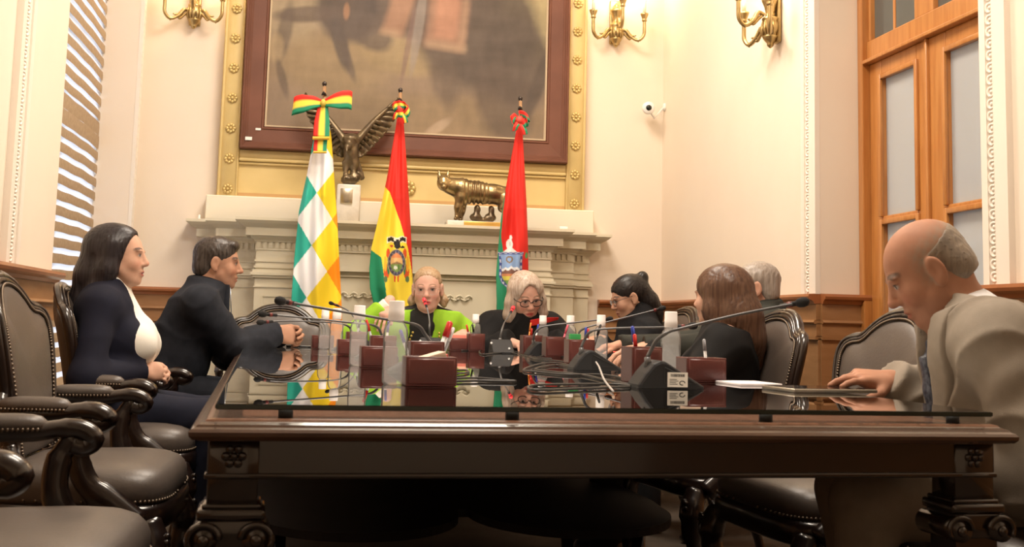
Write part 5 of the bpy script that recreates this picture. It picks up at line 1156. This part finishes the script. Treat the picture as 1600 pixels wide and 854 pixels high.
    def hair(s, m, shapes, cuts=(), cell=.006, amp=.0025, freq=55, k=.02, name='hair', off=0.):
        S_ = SDF()
        for sh_ in shapes:
            if sh_[0] == 'e': S_.ell(s.hd(sh_[1]), np.array(sh_[2])*s.hs, (sh_[3] if len(sh_) > 3 else k), s.Rh)
            else: S_.poly([s.hd(p) for p in sh_[1]], [r_*s.hs for r_ in sh_[2]], sh_[3] if len(sh_) > 3 else k, **(dict(flat=(s.Rh@nrm(sh_[4][0]), sh_[4][1])) if len(sh_) > 4 else {}))
        for c in cuts:
            if c[0] == 'e': S_.ell(s.hd(c[1]), np.array(c[2])*s.hs, .008, s.Rh, 's')
            elif c[0] == 'h': S_.half(s.hd(c[1]), s.Rh@np.array(c[2], float), .006)
        def disp(P):
            q = ((P-s.hc)@s.Rh)/s.hs; a = np.arctan2(q[..., 0], q[..., 1]+.02); return amp*np.clip(np.hypot(q[..., 0], q[..., 1]+.02)/.07-.35, 0, 1)*(np.sin(a*freq+2.5*np.sin(q[..., 2]*14))+.5*np.sin(a*freq*2.3+q[..., 2]*20))
        return soft(name, S_.mesh(cell, off, disp), m, s.root)
    def glasses(s, m, w_=.026, h_=.019, r=.0016, name='eyeglasses'):
        g = MB()
        for sd in (-1, 1):
            g.tube([s.hd((sd*.033+w_*cos(a)*(1+.0*sin(a)), .098-.018*abs(cos(a)*.5+.5*sd*cos(a))*.3, -.002+h_*math.copysign(abs(sin(a))**.8, sin(a)))) for a in np.linspace(0, 2*pi, 20, endpoint=False)], r, 5, closed=True)
            g.tube([s.hd((sd*(.033+w_), .094, .006)), s.hd((sd*.079, .07, .008)), s.hd((sd*.084, .0, .006))], r, 5)
        g.tube([s.hd((-.008, .100, .003)), s.hd((0, .104, .006)), s.hd((.008, .100, .003))], r, 5); o = obj(name, g, m, s.root)
        q = MB()
        for sd in (-1, 1): q.add([s.hd((sd*.033+w_*.97*cos(a), .0955, -.002+h_*.97*sin(a))) for a in np.linspace(0, 2*pi, 18, endpoint=False)], [tuple(range(18))])
        obj('lens', q, MATS.get('spectacle_glass') or glass_mat('spectacle_glass', (.96, .97, .98), .0, 1.35), o)
CAP = ('e', (0, -.020, .036), (.083, .106, .088))
FACE = ('e', (0, .118, -.045), (.095, .085, .125))
# ---- woman in the navy blazer (left, profile)
p = Person('woman in a navy blazer over a white turtleneck, long dark hair, hands in lap', (-.81, 4.95), -HP, onY(187, 399, 4.95), -HP-.08, .02, 0, seat=.50, sc=1.04, hs=1.03, female=True, skin=(.60, .36, .26), brow=(.03, .02, .018), lip=(.42, .14, .12), neckback=.03)
for sd in (-1, 1): p.limb(sd, (-.645, 4.95-sd*.085, .70), (.8, -.5, -.6))
p.hand(1, (.80, .50, .0), (.1, .85, -.4), (.8, .9, .5), .04, .3, size=.98); p.hand(-1, (.80, -.45, -.05), (.1, -.85, -.4), (.8, .9, .5), .04, .3, size=.98)
p.legs(((.10, .44, .52), (-.10, .44, .52)), ((.11, .42, .09), (-.11, .42, .09)))
p.build(bust=.088); p.shirt(mat('white_knit', (.80, .78, .72), .8, bump=(200, .3, .001)), .010, bust=.092, name='turtleneck', neckh=.62, nr=.058, lo=.02, extra=lambda S_, p=p: (S_.cone(p.T(1.0, 0, .03), p.T(.70, 0, .11), .030, .055, .03), S_.cone(p.T(.62, 0, .125), p.T(.2, 0, .115), .066, .055, .04)))
p.top(cloth('navy_wool', (.0075, .0085, .021)), .016, bust=.080, name='blazer', wedge=(.048, .112, -.1, 1.02, .0), neck=.058, seed=1, amp=.0015, cell=.0065, armr=(.047, .045, .042, .036))
p.trousers(cloth('navy_trouser', (.010, .012, .026)))
p.hair(hairmat('dark_hair', (.012, .009, .010), (.032, .026, .030)), [('e', (0, -.026, .036), (.090, .112, .092)), ('p', [(0, -.055, .02), (0, -.085, -.08), (0, -.110, -.20), (.01, -.135, -.33)], [.078, .074, .066, .04], .04), ('p', [(.062, -.015, .03), (.070, -.025, -.06), (.066, -.055, -.16), (.055, -.09, -.27)], [.035, .036, .040, .028], .03), ('p', [(-.062, -.015, .03), (-.070, -.025, -.06), (-.066, -.055, -.16), (-.055, -.09, -.27)], [.035, .036, .040, .028], .03)], [('e', (0, .140, -.02), (.2, .114, .150))], amp=.0016)
# ---- man in the dark jacket (left, elbows on the table)
p = Person('man in a dark navy jacket with a raised collar, hands clasped on the table', (-.73, 6.0), -HP+.12, onY(341, 410, 6.02), -HP+.0, .10, 0, seat=.52, sc=1.08, hs=1.07, skin=(.43, .235, .155), brow=(.025, .018, .014), stubble=.35, neckback=.05)
p.limb(1, (-.17, 6.17, .845), (.2, -.5, -1)); p.limb(-1, (-.15, 6.30, .845), (.2, -.2, -1))
p.hand(1, (.92, .38, -.08), (-.15, .8, -.35), (.75, .9, .5), .05, .35, size=1.2); p.hand(-1, (.92, -.38, -.05), (-.15, -.8, -.30), (.75, .9, .5), .05, .35, size=1.2); p.legs()
p.build(belly=.02)
def coll(S_, p=p): S_.cone(p.N+np.array((0, -.01, -.05)), p.N+(p.hd((0, -.035, -.055))-p.N)*.50, .088, .080, .03, cap=1.)
p.top(cloth('dark_navy_wool', (.012, .014, .021), c2=(.018, .021, .030)), .022, belly=.03, name='jacket', neck=None, extra=coll, wedge=(.035, .02, .70, 1.05, .02), seed=2, amp=.006, armr=(.064, .056, .050, .043), cuff=.97); p.trousers(MATS['dark_navy_wool'])
S_ = SDF(); S_.cone(p.N+np.array((.045, .075, .045)), p.N+np.array((.05, .095, -.09)), .036, .022, .01, flat=((1, 0, 0), .4)); soft('collar_flap', S_.mesh(.006), MATS['dark_navy_wool'], p.root)
q = MB(); q.tube([tuple(p.N+np.array((.03, .112, .05))), tuple(p.N+np.array((.03, .125, -.10)))], .003, 6); obj('zip', q, mat('zip_metal', (.45, .50, .58), .3, metal=.8), p.root)
p.hair(hairmat('short_dark_hair', (.028, .021, .017), (.075, .06, .052)), [('e', (0, -.018, .040), (.081, .102, .084)), ('e', (0, .055, .088), (.055, .03, .022)), ('e', (0, -.055, -.02), (.070, .060, .075))], [('e', (0, .125, -.022), (.2, .072, .115)), ('e', (0, .03, -.095), (.2, .075, .085)), ('e', (.085, .0, -.02), (.02, .03, .045)), ('e', (-.085, .0, -.02), (.02, .03, .045)), ('h', (0, 0, -.085), (0, -.2, -1))], amp=.0022, freq=70)
# ---- woman in the lime jacket (far end)
p = Person('woman in a lime green jacket over black, reaching out with one arm', (.62, 7.02), pi, onY(668, 450, 6.62), pi-.15, .16, .03, seat=.52, sc=1.02, hs=1.03, female=True, skin=(.62, .37, .29), brow=(.22, .13, .08), lip=(.55, .10, .10), neckback=.05)
p.limb(1, onY(607, 474, 6.52), (1, .1, -.8)); p.limb(-1, onY(724, 522, 6.62), (.9, -.3, -.6))
p.hand(1, (-.28, -.55, -.78), (0, .55, -.8), (.25, .35, .25), .1, .3, size=1.05); p.hand(-1, (-.35, -.8, -.1), (0, .1, -1), (.3, .4, .3), .1, .4); p.legs()
p.build(bust=.07, belly=.03); p.shirt(mat('black_knit', (.012, .011, .012), .8), .010, bust=.08, belly=.03, name='black_top', neckh=.18, nr=.068, lo=.1)
p.top(cloth('lime_cloth', (.30, .56, .035), c2=(.26, .50, .03)), .022, bust=.075, belly=.03, name='jacket', wedge=(.060, .088, .0, 1.0, .01), neck=.028, seed=3, amp=.005, cuff=.80)
A, E_, W = p.arm[1]; S_ = SDF(); S_.cone(E_+(W-E_)*.70, W, .046, .040, .01, cap=1.); soft('white_cuff', S_.mesh(.006), mat('cuff_white', (.80, .74, .68), .8), p.root)
q = MB(); c_ = E_+(W-E_)*.78; d_ = nrm(W-E_); u_ = nrm(np.cross(d_, (0, 0, 1))); v_ = np.cross(d_, u_); q.tube([tuple(c_+(u_*cos(a)+v_*sin(a))*.049) for a in np.linspace(0, 2*pi, 20, endpoint=False)], .006, 6, closed=True); obj('dark_band', q, cBLK, p.root)
for sd in (-1, 1):
    for k_ in range(4): q = MB(); q.sphere(tuple(p.T(.93-.05*k_, sd*(.074+.004*k_), .10)+np.array((0, .02, 0))), .007, 8, 6); obj('gold_button', q, mat('gold_button', (.75, .55, .15), .3, metal=.8), p.root)
q = MB(); q.tube([tuple(p.T(.86, .0, .125)), tuple(p.T(.62, .008, .150)), tuple(p.T(.40, .01, .145))], .0025, 6); obj('zip', q, MATS['zip_metal'], p.root)
p.hair(hairmat('ash_blond_hair', (.30, .19, .10), (.42, .30, .19)), [('e', (0, -.020, .034), (.078, .100, .084)), ('e', (0, -.06, -.03), (.078, .05, .07)), ('p', [(.064, -.05, -.04), (.085, -.04, -.075), (.088, -.03, -.100)], [.026, .024, .012], .02), ('p', [(-.064, -.05, -.04), (-.085, -.04, -.075), (-.088, -.03, -.100)], [.026, .024, .012], .02)], [('e', (0, .115, -.030), (.2, .088, .130)), ('e', (.08, .005, -.01), (.018, .026, .035)), ('e', (-.08, .005, -.01), (.018, .026, .035))], amp=.002)
p.glasses(mat('thin_rim', (.45, .33, .27), .3, metal=.5), .027, .021, .0011)
# ---- woman with dark-rimmed glasses (far end)
p = Person('woman in a black robe bending forward, grey-blond bob and dark-rimmed glasses', (1.20, 7.02), pi, onY(821, 462, 6.55), pi+.20, .42, .10, seat=.52, sc=1.0, hs=1.04, female=True, skin=(.60, .35, .27), brow=(.14, .09, .06), lip=(.50, .12, .11), neckback=.06)
p.limb(1, onY(800, 536, 6.36), (1, -.3, -.7)); p.limb(-1, onY(862, 536, 6.40), (1, -.3, -.7))
p.hand(1, (.45, -.85, -.05), (0, 0, -1), (.5, .7, .4), .08, .4); p.hand(-1, (-.4, -.9, -.05), (0, 0, -1), (.4, .5, .4), .08, .4); p.legs()
p.build(bust=.07); 
def robe(S_, p=p):
    S_.cone(p.N+np.array((0, 0, -.04)), p.N+np.array((0, .01, .02)), .085, .075, .04)
    for sd in (-1, 1): S_.ell(p.sh[sd]+np.array((0, 0, .0)), (.075, .075, .065), .05)
p.top(cloth('black_robe', (.007, .0065, .007)), .026, bust=.07, name='robe', neck=None, extra=robe, seed=4, amp=.008, armr=(.075, .072, .066, .058), cuff=.95); p.trousers(MATS['black_robe'])
ribbon('red_ribbon', [p.M[:3, :3]@v_+p.M[:3, 3] for v_ in (p.N+np.array((-.02, .115, .005)), p.N+np.array((-.10, .11, .02)), p.N+np.array((-.19, .07, .035)))], .035, [(0, -.3, 1), (0, -.3, 1), (0, -.3, .35)], [(.62, .03, .025)], p.root)
p.hair(hairmat('grey_blond_hair', (.34, .25, .19), (.52, .43, .36)), [('e', (0, -.022, .040), (.090, .112, .092)), ('p', [(.066, -.01, .04), (.080, .010, -.03), (.088, .02, -.10), (.086, .035, -.150)], [.034, .034, .034, .020], .03), ('p', [(-.066, -.01, .04), (-.080, .010, -.03), (-.090, .02, -.10), (-.090, .03, -.160)], [.034, .034, .034, .020], .03), ('e', (0, -.07, -.06), (.084, .05, .09))], [('e', (0, .118, -.030), (.066, .094, .145)), ('e', (.0, .10, .085), (.012, .03, .04))], amp=.0014, freq=36)
p.glasses(mat('dark_rim', (.02, .012, .010), .3), .028, .019, .0026)
# ---- woman with the bun (far right)
p = Person('woman in black with dark hair in a bun, looking down to the left', (1.84, 6.28), HP+.05, onY(982, 464, 6.2), HP+.02, .38, 0, seat=.50, sc=.95, hs=.97, female=True, skin=(.50, .29, .20), brow=(.03, .02, .015), neckback=.06)
p.limb(1, onY(935, 530, 6.42), (.5, -.2, -1)); p.limb(-1, onY(928, 537, 6.02), (.5, -.2, -1)); p.hand(1, (-1, 0, -.1), (0, 0, -1), (.4, .4, .3)); p.hand(-1, (-1, .1, -.1), (0, 0, -1), (.4, .4, .3)); p.legs()
p.build(bust=.06)
def scarf(S_, p=p): S_.cone(p.N+np.array((0, -.02, -.03)), p.N+np.array((0, .0, .05)), .080, .070, .03); S_.cone(p.N+np.array((0, .05, -.02)), p.N+np.array((0, .09, -.16)), .05, .045, .03)
p.top(cloth('black_jacket', (.008, .008, .010)), .020, bust=.06, name='jacket', neck=None, extra=scarf, seed=6, amp=.006); p.trousers(MATS['black_jacket'])
p.hair(hairmat('black_hair', (.010, .008, .008), (.026, .021, .020)), [('e', (0, -.020, .038), (.082, .106, .088)), ('e', (0, -.115, .075), (.036, .034, .036), .012), ('p', [(0, -.07, .0), (0, -.095, -.06), (.01, -.11, -.13), (.02, -.11, -.2)], [.065, .058, .05, .032], .03)], [('e', (0, .125, -.035), (.2, .078, .115)), ('e', (0, .06, -.10), (.2, .075, .06)), ('e', (.083, .002, -.012), (.014, .022, .03)), ('e', (-.083, .002, -.012), (.014, .022, .03))], amp=.002, freq=60)
p.glasses(MATS['dark_rim'], .026, .019, .0014)
# ---- grey-haired man (right, half hidden)
p = Person('grey-haired man in a dark green-grey jacket behind the brown-haired woman', (1.98, 5.36), HP-.1, onY(1179, 449, 5.36), HP-.30, .10, 0, seat=.50, sc=1.02, hs=1.04, skin=(.56, .31, .22), brow=(.2, .17, .14), neckback=.05, nz=.128, sw=.20)
p.limb(1, (1.50, 5.62, .83), (.5, -.3, -1)); p.limb(-1, (1.50, 5.20, .83), (.5, -.3, -1)); p.hand(1, (-1, 0, -.1), (0, 0, -1), (.4, .4, .3)); p.hand(-1, (-1, .1, -.1), (0, 0, -1), (.4, .4, .3)); p.legs()
p.build(belly=.02)
def gcol(S_, p=p): S_.cone(p.N+np.array((0, -.01, -.05)), p.N+(p.hd((0, -.03, -.055))-p.N)*.6, .078, .072, .03, cap=1.)
p.top(cloth('green_grey_wool', (.035, .036, .030)), .020, belly=.02, name='jacket', neck=None, extra=gcol, seed=7, amp=.005); p.trousers(cloth('charcoal_cloth', (.02, .02, .021)))
p.hair(hairmat('grey_hair', (.26, .215, .18), (.38, .33, .29)), [('e', (0, -.020, .036), (.080, .102, .084)), ('e', (0, -.055, -.02), (.071, .058, .075))], [('e', (0, .120, -.020), (.2, .080, .115)), ('e', (0, .03, -.095), (.2, .075, .085)), ('e', (.085, .0, -.02), (.02, .03, .042)), ('e', (-.085, .0, -.02), (.02, .03, .042)), ('h', (0, 0, -.080), (0, -.2, -1))], amp=.0022, freq=70)
# ---- woman with long brown hair (right, turned away)
p = Person('woman in black seen from behind, long brown hair, turned toward the grey-haired man', (1.60, 4.47), HP-.45, onY(1124, 463, 4.52), .72, .05, 0, seat=.50, sc=.98, hs=1.0, female=True, skin=(.56, .34, .25), brow=(.05, .03, .02), neckback=.03)
p.limb(1, (1.40, 4.86, .83), (.5, -.3, -1)); p.limb(-1, (1.30, 4.42, .83), (.5, -.3, -1)); p.hand(1, (-1, .3, -.1), (0, 0, -1), (.4, .4, .3)); p.hand(-1, (-1, .5, -.1), (0, 0, -1), (.4, .4, .3)); p.legs()
p.build(bust=.07); p.top(cloth('black_coat', (.006, .0055, .006)), .022, bust=.07, name='jacket', neck=.04, seed=8, amp=.006, armr=(.064, .056, .050, .042)); p.trousers(MATS['black_coat'])
p.hair(hairmat('brown_hair', (.065, .030, .018), (.125, .066, .040)), [('e', (0, -.024, .038), (.092, .116, .094)), ('p', [(0, -.06, .01), (.0, -.085, -.08), (.02, -.095, -.17), (.05, -.10, -.26)], [.082, .086, .078, .05], .04), ('p', [(.062, -.015, .03), (.075, -.03, -.06), (.085, -.055, -.16), (.10, -.075, -.27), (.105, -.08, -.33)], [.038, .040, .042, .034, .015], .03), ('p', [(-.062, -.01, .03), (-.074, -.01, -.06), (-.068, -.035, -.15), (-.05, -.07, -.22)], [.038, .038, .036, .024], .03)], [('e', (0, .125, -.055), (.075, .095, .13))], amp=.0016)
# ---- bald man in the beige suit (right foreground)
def balding(s, V, C_):
    q = ((V-s.hc)@s.Rh)/s.hs; m = np.clip((.040-q[:, 1])/.03, 0, 1)*np.clip((.072-.25*q[:, 1]-q[:, 2])/.03, 0, 1)*np.clip((q[:, 2]+.045)/.02, 0, 1)*(np.linalg.norm(q, axis=1) < .15)*np.clip(.62+.35*np.sin(q[:, 1]*260+q[:, 2]*90)*np.sin(q[:, 2]*210), 0, 1); ear = ((np.abs(q[:, 0]) > .0745) & (np.abs(q[:, 1]+.006) < .024) & (np.abs(q[:, 2]+.008) < .036)); m = m*(~ear); return C_*(1-.75*m[:, None])+np.array((.34, .29, .23))*.75*m[:, None]
p = Person('bald man in a beige suit looking down, hand over a tablet', (1.72, 2.55), HP-.30, onY(1447, 421, 2.66), HP-.36, .58, 0, seat=.50, sc=1.08, hs=1.04, skin=(.43, .220, .142), brow=(.07, .05, .04), stubble=.2, neckback=.085, nz=.118, nk=1.12)
wr = onY(1392, 596, 2.92); p.limb(1, wr, (.5, -.6, -1)); p.limb(-1, (1.47, 2.55, .63), (.6, -.6, -.4), a=.30)
p.hand(1, (-1, -.05, .12), (.05, .30, -1), ((.05, .22, .2), (.15, .25, .2), (.35, .4, .3), (.6, .5, .3)), .22, .75, size=1.1); p.hand(-1, (-.9, .3, -.3), (0, .3, -1), (.5, .5, .4)); p.legs(((.13, .44, .54), (-.13, .44, .54)), ((.13, .40, .08), (-.13, .44, .08)))
p.build(belly=.03, fcell=.0037, bald=balding)
p.shirt(mat('shirt_white', (.70, .70, .72), .7), .007, belly=.035, name='shirt', neckh=.36, nr=.064)
p.top(cloth('beige_suit', (.285, .245, .200), c2=(.255, .22, .178)), .024, belly=.035, name='suit_jacket', wedge=(.040, .012, .20, .98, .02), neck=.062, seed=9, amp=.009, cell=.007, armr=(.068, .058, .052, .044), cuff=.97)
p.lapels(MATS['beige_suit'], .040, .012, .30, .98, .075, .033, belly=.035, top=.045)
S_ = SDF(); S_.cone(p.N+np.array((0, -.01, -.02)), p.N+np.array((0, -.020, .055)), .096, .086, .02, cap=1.); S_.cone(p.N+np.array((0, -.01, -.06)), p.N+np.array((0, -.015, .10)), .080, .074, .004, op='s'); p.wedge(S_, .05, .04, .6, 1.02, .03); soft('suit_collar', S_.mesh(.005), MATS['beige_suit'], p.root)
S_ = SDF(); 
pts = [p.T(.93, 0, .10), p.T(.86, 0, .128), p.T(.7, 0, .150), p.T(.5, 0, .168), p.T(.35, 0, .175)]
S_.poly(pts, [.020, .026, .032, .036, .038], .01, flat=(p.fw, .35)); S_.ell(p.T(.955, 0, .085), (.02, .018, .018), .01); soft('tie', S_.mesh(.005), mat('navy_tie', (.025, .03, .055), .5, var=(120, (.10, .12, .17), 2)), p.root)
p.trousers(MATS['beige_suit'])
p.hair(hairmat('white_grey_hair', (.30, .245, .19), (.20, .165, .135)), [('e', (0, -.0155, .030), (.0752, .0950, .0795)), ('e', (0, -.055, -.02), (.0715, .056, .066))], [('e', (0, .04, .105), (.2, .150, .080)), ('e', (0, .135, -.02), (.2, .080, .12)), ('e', (0, .03, -.095), (.2, .075, .080)), ('e', (.085, .0, -.02), (.02, .03, .042)), ('e', (-.085, .0, -.02), (.02, .03, .042)), ('h', (0, 0, -.075), (0, -.2, -1))], amp=.0012, freq=80, cell=.004)
